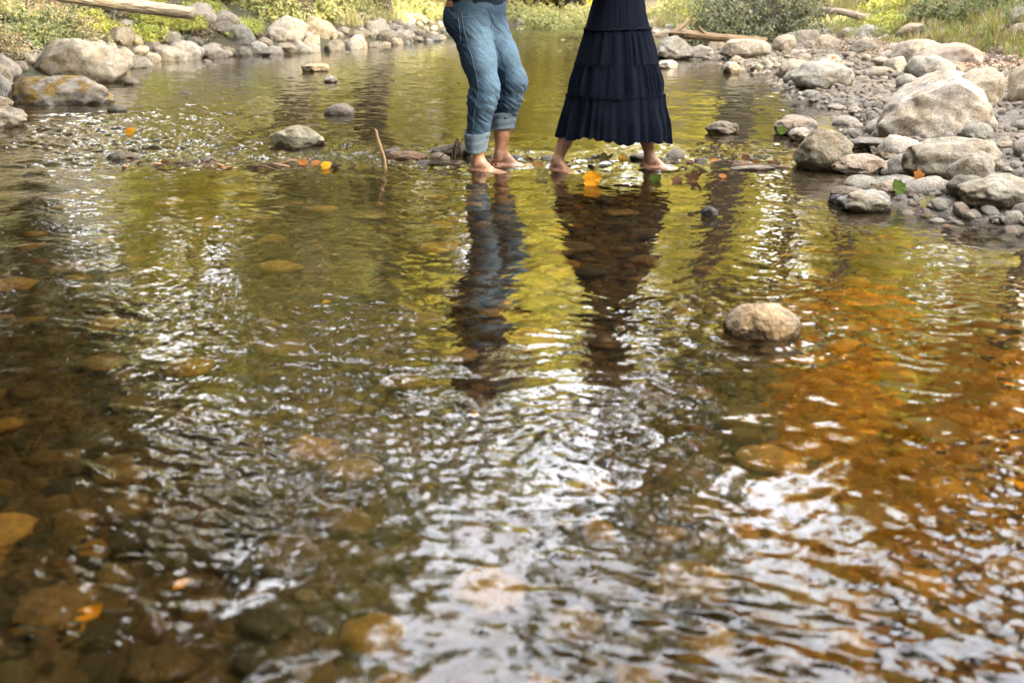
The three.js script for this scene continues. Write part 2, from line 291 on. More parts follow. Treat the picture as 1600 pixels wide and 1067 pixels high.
hero('low pale boulder with patches of ochre moss in front of the largest bank boulder', -4.85, -10.9, 1.2, 0.29, 0.75, { angular: 0.15, seed: 8, sink: 0.8, moss: 0.42, mossCut: 0.36, mossColor: [0.3, 0.19, 0.045], color: [0.37, 0.33, 0.27], wet: 0.03 });
hero('small rounded yellowish stone beside the ochre mossed boulder', -5.2, -10.3, 0.34, 0.12, 0.3, { color: WARM, angular: 0.1, wet: 0.02 });
hero('rounded pale stone in the rapids below the ochre mossed boulder', -4.4, -8.75, 0.45, 0.17, 0.35, { angular: 0.2, wet: 0.03 });
hero('wedge shaped pale olive rock standing in the riffle beside the upright twig', -1.6, -7.5, 0.42, 0.15, 0.3, { angular: 0.55, seed: 23, color: [0.36, 0.32, 0.21], wet: 0.03 });
hero('flat yellowish stone alone in calm water upstream of the wedge rock', -3.04, -15.9, 0.44, 0.12, 0.35, { color: [0.36, 0.304, 0.192], angular: 0.3, wet: 0.02 });
hero('small two toned stone beside the flat yellowish stone in calm water', -2.42, -13.7, 0.19, 0.09, 0.16, { angular: 0.5, wet: 0.02 });
hero('small triangular rock, half dark and half pale, alone in calm water', 3.29, -15.4, 0.26, 0.17, 0.22, { angular: 0.9, seed: 5, wet: 0.07 });
hero('small white domed stone beside the dress hem in calm water', 2.5, -16.6, 0.33, 0.13, 0.3, { angular: 0.2, color: [0.4, 0.368, 0.32] });
hero('grey boulder with a dark wet foot behind the navy dress', 3.0, -19.3, 0.7, 0.42, 0.6, { color: GREY, angular: 0.5, wet: 0.06 });
hero('pale blocky boulder at the water edge before the brown driftwood log', 4.09, -18.3, 0.86, 0.32, 0.6, { angular: 0.8, seed: 17, wet: 0.03 });
hero('low brown stone awash with water beside the navy dress', 1.73, -8.3, 0.28, 0.1, 0.22, { color: DARK, angular: 0.2, wet: 0.02 });
hero('smooth pinkish stone behind a smaller two toned stone in the riffle', 2.32, -8.25, 0.36, 0.15, 0.3, { color: [0.344, 0.28, 0.232], angular: 0.2, wet: 0.02 });
hero('small two toned cobble leaning on the smooth pinkish stone', 2.24, -7.85, 0.19, 0.1, 0.16, { angular: 0.2, wet: 0.05 });
hero('dark olive mossed rock at the tip of the stone spit', 2.02, -6.5, 0.36, 0.25, 0.34, { color: [0.24, 0.2, 0.136], angular: 0.6, seed: 9, moss: 0.1, mossX: -2.4, mossColor: [0.10, 0.085, 0.03], wet: 0.03 });
hero('pale reddish slab leaning on the dark olive mossed rock', 2.2, -6.35, 0.36, 0.12, 0.24, { color: [0.32, 0.248, 0.192], angular: 0.5, wet: 0.02 });
hero('largest pale boulder with a sloping left shoulder on the stony bar', 3.2, -7.6, 0.98, 0.56, 0.8, { angular: 0.55, seed: 30, detail: 22, sink: 0.45, color: [0.41, 0.36, 0.30], y: -0.02, wet: 0.02, turn: 0.3 });
hero('big blocky pinkish boulder with a dark left face behind the largest boulder', 5.85, -13.9, 1.02, 0.5, 0.8, { angular: 0.7, seed: 61, color: [0.32, 0.256, 0.208], sink: 0.2, y: 0.0 });
hero('flat dark slab with an orange leaf at the foot of the largest boulder', 2.62, -7.35, 0.34, 0.06, 0.24, { color: [0.16, 0.144, 0.12], angular: 0.5, wet: 0.02 });
hero('whitish smooth boulder at the water edge upstream of the largest boulder', 3.55, -11.8, 0.74, 0.3, 0.6, { angular: 0.3, color: [0.32, 0.296, 0.248], wet: 0.04 });
hero('narrow dark stone leaning against the whitish smooth boulder', 3.5, -12.5, 0.4, 0.22, 0.25, { angular: 0.6, color: GREY, wet: 0.05 });
hero('smooth domed grey stone on the near edge of the stone spit', 1.84, -5.15, 0.28, 0.1, 0.24, { color: GREY, angular: 0.15, wet: 0.025 });
hero('long cracked pale rock in the shallow pool behind the stone spit', 2.56, -5.8, 0.58, 0.21, 0.36, { color: [0.288, 0.252, 0.192], angular: 0.3, wet: 0.04, seed: 33 });
hero('upright pale cobble with a crack leaning on the long cracked rock', 2.5, -5.42, 0.26, 0.19, 0.16, { color: [0.296, 0.264, 0.216], angular: 0.6 });
hero('broad pale stone with a dark wet front at the near tip of the spit', 2.5, -5.0, 0.46, 0.15, 0.3, { color: [0.32, 0.288, 0.224], angular: 0.2, wet: 0.06 });
hero('low grey stone between the cracked rock and the domed grey stone', 2.2, -5.6, 0.34, 0.1, 0.2, { color: [0.24, 0.22, 0.184], angular: 0.4, wet: 0.02 });
hero('small pale peaked stone in the pool behind the spit', 2.42, -6.3, 0.2, 0.09, 0.18, { angular: 0.5, wet: 0.015 });
hero('small dark flat stone at the edge of the spit', 1.86, -5.5, 0.2, 0.06, 0.14, { color: DARK, angular: 0.3 });
hero('small rusty cobble beside a green leaf on the spit', 2.07, -5.5, 0.17, 0.09, 0.15, { color: [0.288, 0.216, 0.144], angular: 0.2 });
hero('small black stone on the spit beside the domed grey stone', 1.74, -5.3, 0.08, 0.05, 0.08, { color: [0.048, 0.044, 0.04], angular: 0.2 });
hero('single tan rounded rock rising from the open near water', 0.815, -3.1, 0.25, 0.1, 0.2, { color: [0.33, 0.24, 0.14], angular: 0.12, seed: 14, lump: 0.35, detail: 24, sink: 0.6, wet: 0.03, moss: -0.2, mossColor: [0.13, 0.09, 0.03], turn: 0.2 });
hero('tiny black stone breaking the open water near the spit', 1.0, -4.97, 0.085, 0.05, 0.08, { color: [0.04, 0.036, 0.032], angular: 0.4, detail: 5 });
hero('flat dark sliver of rock awash below the mossed rock', 1.55, -6.42, 0.3, 0.03, 0.1, { color: DARK, angular: 0.3, detail: 6 });
hero('mossy dark stone awash in the riffle beside the jeans', -0.42, -6.95, 0.3, 0.1, 0.22, { color: DARK, angular: 0.4, wet: 0.03 });
hero('reddish brown flat stone at the foot of the upright twig', -0.72, -6.85, 0.3, 0.06, 0.16, { color: [0.208, 0.12, 0.064], angular: 0.3 });

// shared shapes for the many lesser stones
const shapes = []; for (let i = 0; i < 12; i++) shapes.push(rockGeo(200 + i, 7, i < 5 ? 0.7 : i < 9 ? 0.35 : 0.1, [1, 0.62 + 0.06 * (i % 4), 0.85]));
const lows = []; for (let i = 0; i < 6; i++) lows.push(rockGeo(300 + i, 3, 0.2, [1, 0.6, 0.85]));
const tones = [stoneMat(...PALE), stoneMat(...GREY), stoneMat(...WARM), stoneMat(0.41, 0.37, 0.31), stoneMat(0.2, 0.17, 0.13), stoneMat(0.31, 0.28, 0.23)];
const placed = [];
const toneWord = new Map(tones.map((m, i) => [m, ['beige', 'grey', 'tan', 'whitish', 'dark brown', 'pale grey'][i]]));
function scatter(name, label, group, n, pick, size, opts = {}) { // label may hold {look}: size, tone and shape of that stone
  let made = 0, tries = 0; const r = rng(opts.seed ?? 1);
  while (made < n && tries++ < n * 40) {
    const [x, z] = pick(r), s = size(r, z); let ok = !(opts.below && ground(x, z) > -opts.below);
    for (const [a, b, q] of placed) if (Math.hypot(a - x, b - z) < (q + s) * (opts.pack ?? 0.8)) { ok = false; break; }
    if (!ok) continue; placed.push([x, z, s]); made++;
    const gi = opts.low ? (r() * 6) | 0 : (r() * 12) | 0, mm = (opts.mats ?? tones)[(r() * (opts.mats ?? tones).length) | 0], m = new THREE.Mesh(opts.low ? lows[gi] : shapes[gi], mm);
    const tall = 0.75 + 0.5 * r(); m.scale.set(s, s * tall, s); m.rotation.set((r() - 0.5) * 0.5, r() * 6.28, (r() - 0.5) * 0.5);
    m.position.set(x, ground(x, z) + s * (opts.lift ?? 0.18), z);
    const cut = opts.cuts ?? [0.2, 0.33], word = (s < cut[0] ? 'small' : s < cut[1] ? 'middling' : 'large') + ' ' + (opts.words ?? [])[(opts.mats ?? []).indexOf(mm)] , look = opts.words ? word : `${s < cut[0] ? 'small' : s < cut[1] ? 'middling' : 'large'} ${toneWord.get(mm)} ${opts.low ? (tall > 1 ? 'domed' : 'flattish') : gi < 5 ? 'angular' : gi < 9 ? 'blunt' : 'rounded'}`;
    const where = opts.where ? ' ' + opts.where(x, z) : '';
    top(m, name, label.replace('{look}', look) + where, 'rock', group);
  }
}
const LBANK = (x, z) => z > -19 ? 'beside the largest bank boulder' : z > -23 ? 'below the lime green plants' : z > -28 ? 'below the pale bushes' : 'where the stream narrows';
const RBAR = (x, z) => (z > -9 ? 'around the largest boulder' : z > -12.5 ? 'behind the largest boulder' : z > -16.5 ? 'beside the blocky pinkish boulder' : z > -20.5 ? 'before the driftwood log' : 'beyond the dark bush') + (x - edgeR(z) < 1.3 ? ', by the water' : x - edgeR(z) > 3 ? ', under the slope' : '');
scene.traverse((o) => { if (o.name.startsWith('boulder')) { const g = o.geometry; g.computeBoundingBox(); placed.push([o.position.x, o.position.z, (g.boundingBox.max.x - g.boundingBox.min.x) * 0.42]); } });
// boulders heaped along the brushy bank's foot
scatter('bank_boulder', '{look} boulder heaped on the bank', 'boulders along the brushy bank', 135, (r) => { const z = -15.5 - 17 * Math.pow(r(), 1.15), s = r() * r() * 2.3 - 0.25; return [edgeL(z) - s, z]; }, (r, z) => (0.15 + 0.3 * Math.pow(r(), 1.8)) * (z < -24 ? 0.75 : 1), { seed: 21, pack: 0.62, lift: 0.22, where: LBANK });
scatter('bank_boulder', '{look} stone at the upstream bend under the bright bushes', 'stones at the upstream bend', 60, (r) => { const z = -29 - 14 * r(); return [r() < 0.5 ? edgeL(z) - 2.2 * r() : edgeR(z) + 2 * r(), z]; }, (r) => 0.1 + 0.2 * Math.pow(r(), 2), { seed: 22, pack: 0.6, lift: 0.2 });
scatter('bank_boulder', '{look} stone at the edge of the rapids', 'stones beside the rapids', 14, (r) => { const z = -8.5 - 7 * r(); return [edgeL(z) - 0.1 - 1.0 * r(), z]; }, (r) => 0.1 + 0.2 * r() * r(), { seed: 24, pack: 0.7 });
// the stony bar
scatter('bar_boulder', '{look} boulder on the bar', 'boulders on the stony bar', 75, (r) => { const z = -8.9 - 16 * Math.pow(r(), 1.1); return [edgeR(z) + 0.1 + 4.6 * r(), z]; }, (r, z) => 0.12 + 0.25 * Math.pow(r(), 1.9), { seed: 31, pack: 0.6, lift: 0.2, where: RBAR });
scatter('bar_cobble', '{look} cobble on the bar', 'cobbles on the stony bar', 260, (r) => { const z = -4.9 - 17 * Math.pow(r(), 1.2); return [edgeR(z) - 0.05 + 4.4 * Math.pow(r(), 1.2), z]; }, (r, z) => 0.05 + 0.11 * Math.pow(r(), 1.4), { seed: 32, pack: 0.55, lift: 0.25, low: true, cuts: [0.08, 0.12], where: RBAR });
// dark stones just awash in the riffle
const wetMats = [stoneMat(0.075, 0.055, 0.032, 0.5), stoneMat(0.11, 0.08, 0.045, 0.5), stoneMat(0.17, 0.13, 0.08, 0.55)];
scatter('riffle_stone', '{look} wet stone awash in the riffle', 'stones in the riffle', 150, (r) => { const x = -2.9 + 4.5 * r(); return [x, -6.55 - 1.0 * r() + 0.2 * n2(x * 0.9, 1)]; }, (r) => 0.024 + 0.06 * Math.pow(r(), 2.5), { seed: 41, pack: 0.6, lift: 0.35, mats: wetMats, words: ['black', 'dark brown', 'brown'], cuts: [0.035, 0.055], low: true });
scatter('stream_stone', '{look} stone breaking the calm water upstream of the riffle', 'stones in the calm water', 34, (r) => { const z = -8.6 - 20 * r(); return [lerp(edgeL(z) + 0.4, edgeR(z) - 0.2, r()), z]; }, (r) => 0.07 + 0.1 * r() * r(), { seed: 43, pack: 1.2, lift: 1.15, mats: [wetMats[1], wetMats[2], tones[4]], words: ['dark brown', 'brown', 'grey brown'], cuts: [0.09, 0.13], low: true });
// stones on the stream bed
const bedMats = [stoneMat(0.18, 0.11, 0.032, 0.8), stoneMat(0.11, 0.072, 0.027, 0.8), stoneMat(0.24, 0.15, 0.042, 0.8), stoneMat(0.10, 0.083, 0.033, 0.8), stoneMat(0.36, 0.21, 0.042, 0.8), stoneMat(0.055, 0.04, 0.022, 0.8)];
for (const [x, z, s, m, l] of [[0.36, -1.78, 0.09, 2, 'large olive brown stone under the near water'], [0.06, -1.47, 0.062, 4, 'bright amber stone under the near water'], [-0.22, -1.5, 0.045, 4, 'pale double amber stone under the near water'], [0.42, -2.1, 0.07, 0, 'rounded brown stone behind the large olive submerged stone'], [0.2, -2.0, 0.05, 4, 'oval pale tan stone under the near water'], [0.43, -1.46, 0.055, 2, 'submerged stone with a rusty top beside the sky glare']]) {
  const k = new THREE.Mesh(shapes[9 + (Math.abs(x * 100) | 0) % 3], bedMats[m]); k.scale.set(s, s * 0.8, s); k.rotation.y = x * 9; k.position.set(x, ground(x, z) + s * 0.35, z); placed.push([x, z, s]); top(k, 'bed_stone', l, 'rock');
}
scatter('bed_stone', '{look} cobble on the stream bed', 'cobbles on the stream bed', 292, (r) => { const z = -1.15 - 4.6 * Math.pow(r(), 1.3); return [(r() * 2 - 1) * (0.35 + 0.56 * -z), z]; }, (r, z) => 0.03 + 0.06 * Math.pow(r(), 1.7) + 0.006 * -z, { seed: 51, pack: 0.72, lift: 0.3, mats: bedMats, words: ['ochre', 'brown', 'amber brown', 'olive', 'bright amber', 'blackish'], cuts: [0.05, 0.075], low: true, below: 0.11 });
function pebbles(name, label, n, pick, size, cols, seed, geo) {
  const r = rng(seed), im = new THREE.InstancedMesh(geo, stoneMat(1, 1, 1, 0.85), n), M = new THREE.Matrix4(), q = new THREE.Quaternion(), e = new THREE.Euler();
  for (let i = 0; i < n; i++) { const [x, z] = pick(r), s = size(r); e.set(r() * 0.8, r() * 6.28, r() * 0.8); q.setFromEuler(e); M.compose(V(x, ground(x, z) + s * 0.2, z), q, V(s, s * (0.7 + 0.5 * r()), s)); im.setMatrixAt(i, M); const c = cols[(r() * cols.length) | 0], k = 0.75 + 0.5 * r(); im.setColorAt(i, rgb(c[0] * k, c[1] * k, c[2] * k)); }
  top(im, name, label, 'gravel', null, 'stuff');
}
pebbles('bed_gravel', 'small brown pebbles covering the stream bed', 12000, (r) => { const z = 0.3 - 8.5 * Math.pow(r(), 1.2); return [lerp(Math.max(edgeL(z), -1.2 + 0.75 * z), Math.min(edgeR(z), 1.2 - 0.75 * z), r()), z]; }, (r) => 0.01 + 0.032 * Math.pow(r(), 2.2), [[0.12, 0.08, 0.035], [0.08, 0.055, 0.025], [0.17, 0.12, 0.05], [0.25, 0.17, 0.06], [0.09, 0.08, 0.05], [0.05, 0.04, 0.03], [0.2, 0.1, 0.04]], 61, lows[2]);
pebbles('bar_gravel', 'pale gravel and pebbles between the cobbles of the stony bar', 14000, (r) => { const z = -4.6 - 21 * Math.pow(r(), 1.25); return [edgeR(z) - 0.1 + 4.6 * Math.pow(r(), 1.2), z]; }, (r) => 0.015 + 0.04 * r() * r(), [[0.36, 0.315, 0.25], [0.29, 0.25, 0.2], [0.4, 0.355, 0.29], [0.23, 0.19, 0.14], [0.33, 0.255, 0.185]], 62, lows[3]);
pebbles('riffle_gravel', 'dark wet pebbles of the low sill under the couple', 2600, (r) => { const x = -2.8 + 4.4 * r(); return [x, -6.78 - 0.12 * n2(x * 0.9, 1) + (r() + r() - 1) * 0.33]; }, (r) => 0.012 + 0.026 * r() * r(), [[0.10, 0.07, 0.04], [0.06, 0.045, 0.03], [0.15, 0.11, 0.07], [0.19, 0.15, 0.1], [0.12, 0.06, 0.03]], 63, lows[1]);
// ---------------------------------------------------------------- trees and shrubs
const barkMap = dataTex(256, (() => { const a = tile((u, v) => fbm2(u * 22, v * 5, 4)), b = tile((u, v) => fbm2(u * 4 + 8, v * 4, 3)); return (u, v) => { const q = 0.7 + 0.5 * a(u, v) + 0.15 * b(u, v); return [q, q * 0.97, q * 0.93]; }; })(), true);
const barkMat = mat(rgb(0.11, 0.085, 0.06), 0.95, { map: barkMap, bumpMap: barkMap, bumpScale: 0.03 });
const leafMat = mat(0xffffff, 1, { vertexColors: true, transmission: 0.42, thickness: 0, side: THREE.DoubleSide });
const goldMat = mat(0xffffff, 1, { vertexColors: true, transmission: 0.2, thickness: 0, side: THREE.DoubleSide });
const GREENS = { dark: [[0.045, 0.07, 0.02], [0.06, 0.075, 0.02], [0.08, 0.08, 0.025]], yellow: [[0.52, 0.45, 0.035], [0.42, 0.41, 0.03], [0.58, 0.46, 0.035], [0.3, 0.32, 0.03]], gold: [[0.95, 0.6, 0.012], [0.93, 0.5, 0.01], [0.95, 0.66, 0.02], [0.9, 0.46, 0.01]], mid: [[0.12, 0.14, 0.025], [0.16, 0.165, 0.025], [0.2, 0.18, 0.03]] };
function treeGeos(seed, H, cr, crownBase, n, pal, ls, lx = 0) {
  const r = rng(seed), tg = [], L = new Leaves(), tips = [];
  const lean = V((r() - 0.5) * 0.12 + lx, 1, (r() - 0.5) * 0.12), tr = [];
  for (let i = 0; i <= 10; i++) { const t = i / 10; tr.push([lean.x * t * H + 0.15 * n2(seed, t * 3), t * H * 0.92, lean.z * t * H + 0.15 * n2(seed + 9, t * 3), lerp(0.028 * H, 0.03, Math.pow(t, 0.8)) + (i === 0 ? 0.08 : 0)]); }
  tg.push(tube(tr, 9));
  for (let b = 0; b < 18; b++) {
    const t = lerp(crownBase / H * 0.85, 0.95, b / 17), k = Math.min(9, Math.floor(t * 10)), f = t * 10 - k, o = [0, 1, 2].map((q) => lerp(tr[k][q], tr[k + 1][q], f)), a = b * 2.4 + r(), up = lerp(0.25, 0.9, t);
    const len = cr * Math.sqrt(Math.max(0.12, 1 - Math.pow((t * H - (crownBase + H) / 2) / ((H - crownBase) / 2 + 0.4), 2))) * (0.75 + 0.4 * r()), lim = [];
    for (let i = 0; i <= 5; i++) { const q = i / 5; lim.push([o[0] + Math.cos(a) * len * q + 0.2 * n2(b + seed, q * 2), o[1] + len * up * q * (1 - 0.25 * q), o[2] + Math.sin(a) * len * q + 0.2 * n2(b - seed, q * 2), lerp(tr[k][3] * 0.5, 0.015, q)]); }
    tg.push(tube(lim, 5, false));
    for (let c = 0; c < 5; c++) { const q = 0.4 + 0.65 * r(), e = lim[Math.min(5, Math.round(q * 5))]; tips.push(V(e[0], e[1], e[2]).addScaledVector(rdir(r), 0.55 * r() * cr * 0.4)); }
  }
  for (let i = 0; i < n; i++) {
    const c = tips[(r() * tips.length) | 0], p = c.clone().addScaledVector(rdir(r), Math.pow(r(), 0.6) * cr * 0.27);
    const d = rdir(r, 0.7), nn = V((r() - 0.5) * 2.4, 0.6, (r() - 0.5) * 2.4).normalize(), s = ls * (0.7 + 0.6 * r());
    L.blade(p, d, nn, s, s * 0.85, tint(r, pal[(r() * pal.length) | 0], 0.25), 0.12);
  }
  return [mergeGeometries(tg), L.geo()];
}
const TREES = { dark1: treeGeos(1, 13, 4.2, 1.6, 9000, GREENS.dark, 0.32), dark2: treeGeos(2, 14, 4.0, 1.8, 9000, GREENS.dark, 0.32), yellow1: treeGeos(3, 13, 4.4, 0.9, 9500, GREENS.yellow, 0.3), yellow2: treeGeos(4, 14, 4.6, 0.9, 9500, GREENS.yellow, 0.3), gold1: treeGeos(5, 8.8, 2.6, 5.0, 9500, GREENS.gold, 0.21), gold2: treeGeos(9, 11, 2.6, 7.8, 6500, GREENS.gold, 0.22), overR: treeGeos(11, 13, 2.7, 8.2, 6500, GREENS.mid, 0.28, -0.58), sparse: treeGeos(10, 15, 3.2, 3, 5000, GREENS.mid, 0.28), mid1: treeGeos(6, 14, 4.0, 2.6, 8000, GREENS.mid, 0.3), over: treeGeos(7, 12, 4.6, 5.5, 9000, GREENS.dark, 0.3, 0.28), tall: treeGeos(8, 18, 3.6, 8.5, 9000, GREENS.mid, 0.28, -0.1) };
function tree(kind, x, z, s, label, group) {
  const o = new THREE.Group(), g = TREES[kind]; part('trunk', g[0], barkMat, o); part('crown', g[1], kind.startsWith('gold') ? goldMat : leafMat, o);
  o.position.set(x, ground(x, z) - 0.1, z); o.rotation.y = kind.startsWith('over') || kind === 'tall' ? 0 : (x * 7.3 + z * 3.1) % 6.28; o.scale.setScalar(s);
  return top(o, kind.startsWith('gold') ? 'maple_tree' : 'broadleaf_tree', label, 'tree', group);
}
const LB = ['tall dense dark green tree shading the brushy bank', 'dark trees shading the brushy bank'];
for (const [k, x, z, s] of [['dark1', -7.4, -4.6, 0.95], ['dark2', -8.0, -8.4, 1], ['dark1', -8.6, -12.5, 1.0], ['dark2', -10.4, -16.5, 1.0], ['dark1', -12.5, -6, 1.1], ['dark2', -15, -20, 1.1], ['dark1', -8.2, 4, 1], ['dark2', -17, -11, 1.2], ['dark1', -14, -1, 1.1], ['dark1', -11.5, -22, 0.9], ['dark1', -19, -17, 1.2]]) tree(k, x, z, s, ...LB);
const OV = ['leaning dark tree reaching over the near water from the brushy bank', 'leaning trees over the near water'];
for (const [k, x, z, s] of [['over', -6.4, -0.6, 1.0], ['over', -5.8, 4.2, 1.0], ['over', -6.9, -4.2, 1.05], ['over', -7.3, -7.9, 1.0]]) tree(k, x, z, s, ...OV);
const FB = ['sunlit yellow green tree at the upstream bend mirrored in the water', 'yellow green trees at the upstream bend'];
for (const [k, x, z, s] of [['yellow1', -9.5, -31, 0.75], ['yellow2', -6.2, -36, 0.75], ['yellow1', -2.6, -44, 0.95], ['yellow2', 2.6, -46, 1.05], ['yellow1', 9.5, -50, 1.2], ['yellow2', 8.8, -33, 0.85], ['yellow1', 12.6, -31, 0.95], ['yellow2', 13, -24, 0.85], ['yellow2', -13, -38, 0.9], ['yellow1', 0, -53, 1.3], ['yellow2', 12.5, -48, 1.3], ['yellow1', -8, -47, 1.1]]) tree(k, x, z, s, ...FB);
tree('gold1', 6.9, -12.8, 0.84, 'maple with glowing orange leaves leaning over the stony bar');
tree('gold2', 8.7, -24.8, 1.0, 'larger orange maple behind the dark leafy bush');
tree('tall', 5.6, -23.6, 1.0, 'tall slender olive tree rising behind the dark leafy bush');
tree('sparse', -0.6, -47.5, 1.6, 'very tall thin leaved tree at the upstream bend');
const RB = ['tall olive green tree behind the stony bar', 'olive green trees behind the stony bar'];
for (const [k, x, z, s] of [['mid1', 13.5, -18.5, 0.75]]) tree(k, x, z, s, ...RB);
tree('overR', 6.5, -7.4, 1.0, 'olive tree leaning from the stony bar far over the stream');
tree('sparse', -5.1, -24.5, 1.22, 'thin leaved olive tree behind the bank boulders');
tree('sparse', -3.9, -29.5, 1.35, 'second thin leaved olive tree, farther upstream behind the bank boulders');
const RW = ['dense dark tree in the row on the ridge above the stony bar', 'row of trees on the ridge'];
for (const [k, x, z, s] of [['dark2', 21, -12.5, 0.55], ['dark1', 22, -7.5, 0.4], ['dark2', 20.5, -0.5, 0.7], ['dark1', 21.5, 4.5, 0.75], ['dark2', 21, 9, 0.8], ['dark1', 20, 13.5, 0.85], ['dark2', 15, 16, 0.9]]) tree(k, x, z, s, ...RW);
tree('over', -8.3, -11.2, 0.9, 'leaning dark tree reaching over the rapids from the brushy bank');
const BB = ['tall tree on the downstream bank shading the near water', 'trees downstream'];
for (const [k, x, z, s] of [['dark2', -2.5, 6.5, 1], ['dark1', 3.2, 7.5, 1], ['mid1', 8.0, 7.5, 1], ['dark1', -0.5, 13, 1.15], ['dark2', 11, 11, 1.1], ['dark1', -10, 12, 1.1]]) tree(k, x, z, s, ...BB);
{ const r = rng(88); for (let i = 0; i < 26; i++) { const a = i / 26 * 6.283 + 0.1 * r(), q = 46 + 14 * r(), x = Math.sin(a) * q, z = -14 - Math.cos(a) * q; tree(['mid1', 'dark1', 'yellow2', 'dark2'][(r() * 4) | 0], x, z, 1.0 + 0.35 * r(), 'tall tree of the wood closing the valley', 'trees of the surrounding wood'); } }

function shrubGeos(seed, rx, ry, n, pal, ls, stems = 14) {
  const r = rng(seed), L = new Leaves(), st = [];
  for (let i = 0; i < stems; i++) { const a = r() * 6.28, q = 0.4 + 0.75 * r(), pts = []; for (let k = 0; k <= 4; k++) { const t = k / 4; pts.push([Math.cos(a) * rx * q * t + 0.05 * n2(i, t * 3), ry * (0.9 - 0.4 * q) * 1.2 * t * (1.2 - 0.3 * t), Math.sin(a) * rx * q * t + 0.05 * n2(i + 9, t * 3), lerp(0.014, 0.004, t)]); } st.push(tube(pts, 4, false)); }
  for (let i = 0; i < n; i++) {
    const d0 = rdir(r); d0.y = Math.abs(d0.y); const lump = 0.8 + 0.28 * n3(d0.x * 2.1 + seed, d0.y * 2.1, d0.z * 2.1), q = Math.pow(r(), 0.35) * lump;
    const p = V(d0.x * rx * q, d0.y * ry * q, d0.z * rx * q), d = V(d0.x * 0.6, -0.25, d0.z * 0.6).addScaledVector(rdir(r), 0.7).normalize(), nn = V(d0.x * 0.5, 0.9, d0.z * 0.5).addScaledVector(rdir(r), 0.5).normalize();
    L.leaf(p, d, nn, ls * (0.45 + 1.2 * r() * r()), ls * 0.7 * (0.5 + 0.9 * r() * r()), tint(r, pal[(r() * pal.length) | 0], 0.3), 0.15);
  }
  return [mergeGeometries(st), L.geo()];
}
const stemMat = mat(rgb(0.16, 0.11, 0.07), 0.95);
function shrub(g, x, z, s, turn, label, group, y = 0) { const s0 = group.startsWith('two') ? '' : (s < 0.65 ? 'low' : s < 0.85 ? 'middling' : 'tall') + (x < edgeL(z) ? (edgeL(z) - x < 2 ? ', close above the stones' : ', higher up the bank') : x > edgeR(z) ? (x - edgeR(z) < 5 ? ', close above the stones' : ', higher up the slope') : ', mid channel end'); const o = new THREE.Group(); part('stems', g[0], stemMat, o); part('foliage', g[1], leafMat, o); o.position.set(x, ground(x, z) - 0.03 + y, z); o.rotation.y = turn; o.scale.setScalar(s); return top(o, 'shrub', label + (s0 ? ', ' + s0 : ''), 'shrub', group); }
const SH = { olive: shrubGeos(11, 0.75, 0.65, 2300, [[0.16, 0.13, 0.045], [0.11, 0.115, 0.035], [0.25, 0.17, 0.075], [0.3, 0.22, 0.11]], 0.075), green: shrubGeos(12, 0.7, 0.6, 2300, [[0.10, 0.14, 0.03], [0.15, 0.17, 0.04], [0.2, 0.19, 0.05], [0.07, 0.10, 0.03]], 0.08), lime: shrubGeos(13, 0.8, 0.6, 2300, [[0.34, 0.36, 0.03], [0.26, 0.30, 0.03], [0.42, 0.38, 0.05]], 0.09), pale: shrubGeos(14, 1.2, 1.2, 2600, [[0.36, 0.34, 0.1], [0.3, 0.32, 0.09], [0.46, 0.4, 0.16], [0.24, 0.27, 0.06]], 0.13), dark: shrubGeos(15, 1.45, 1.9, 9500, [[0.075, 0.09, 0.03], [0.12, 0.13, 0.05], [0.17, 0.16, 0.05], [0.05, 0.06, 0.025]], 0.1, 40) };
{ const r = rng(91);
  for (let i = 0; i < 46; i++) { const z = -9.5 - 9.5 * r(), x = edgeL(z) - 1.0 - 2.4 * r(), k = r() < 0.62 ? 'olive' : 'green'; shrub(SH[k], x, z, 0.55 + 0.5 * r(), r() * 6, k === 'olive' ? 'dry olive brown bramble on the brushy bank' : 'leafy green bramble on the brushy bank', k === 'olive' ? 'dry brambles' : 'green brambles'); }
  for (let i = 0; i < 18; i++) { const z = -18.5 - 4.5 * r(); shrub(SH.lime, edgeL(z) - 0.9 - 1.6 * r(), z, 0.4 + 0.35 * r(), r() * 6, 'low lime green plant above the bank boulders beyond the log', 'lime green plants'); }
  for (let i = 0; i < 40; i++) { const z = -23 - 16 * r(); shrub(SH.pale, edgeL(z) - 1.6 - 3.5 * r(), z, 0.6 + 0.5 * r(), r() * 6, 'pale sunlit bush behind the row of bank boulders', 'pale sunlit bushes'); }
  for (let i = 0; i < 24; i++) { const z = -40 - 5 * r(); shrub(SH.pale, -3 + 13 * r(), z, 0.7 + 0.5 * r(), r() * 6, 'pale sunlit bush closing the view upstream', 'bushes closing the view upstream'); }
  for (let i = 0; i < 10; i++) { const z = -30 - 10 * r(); shrub(SH.lime, edgeR(z) + 1.4 + 3 * r(), z, 0.8 + 0.6 * r(), r() * 6, 'lime green bush on the far side of the upstream bend', 'lime bushes upstream'); }
  for (let i = 0; i < 30; i++) { const z = -12 - 8 * r(), x = edgeR(z) + 4.4 + 2.6 * r(); shrub(SH.green, x, z, 0.5 + 0.5 * r(), r() * 6, 'leafy green plant on the slope behind the stony bar', 'green plants behind the stony bar'); }
  for (let i = 0; i < 22; i++) { const z = -20 - 9 * r(), x = edgeR(z) + 3.8 + 4 * r(); shrub(SH.lime, x, z, 0.5 + 0.5 * r(), r() * 6, 'yellow green plant on the grassy slope behind the bar', 'yellow green plants on the slope'); }
}
shrub(SH.dark, 4.55, -21.9, 0.85, 0.3, 'dark leafy bush behind the brown driftwood log, its half nearer the stream', 'two dark bushes growing as one');
shrub(SH.dark, 5.75, -22.1, 0.8, 2.1, 'dark leafy bush behind the brown driftwood log, its half nearer the slope', 'two dark bushes growing as one');

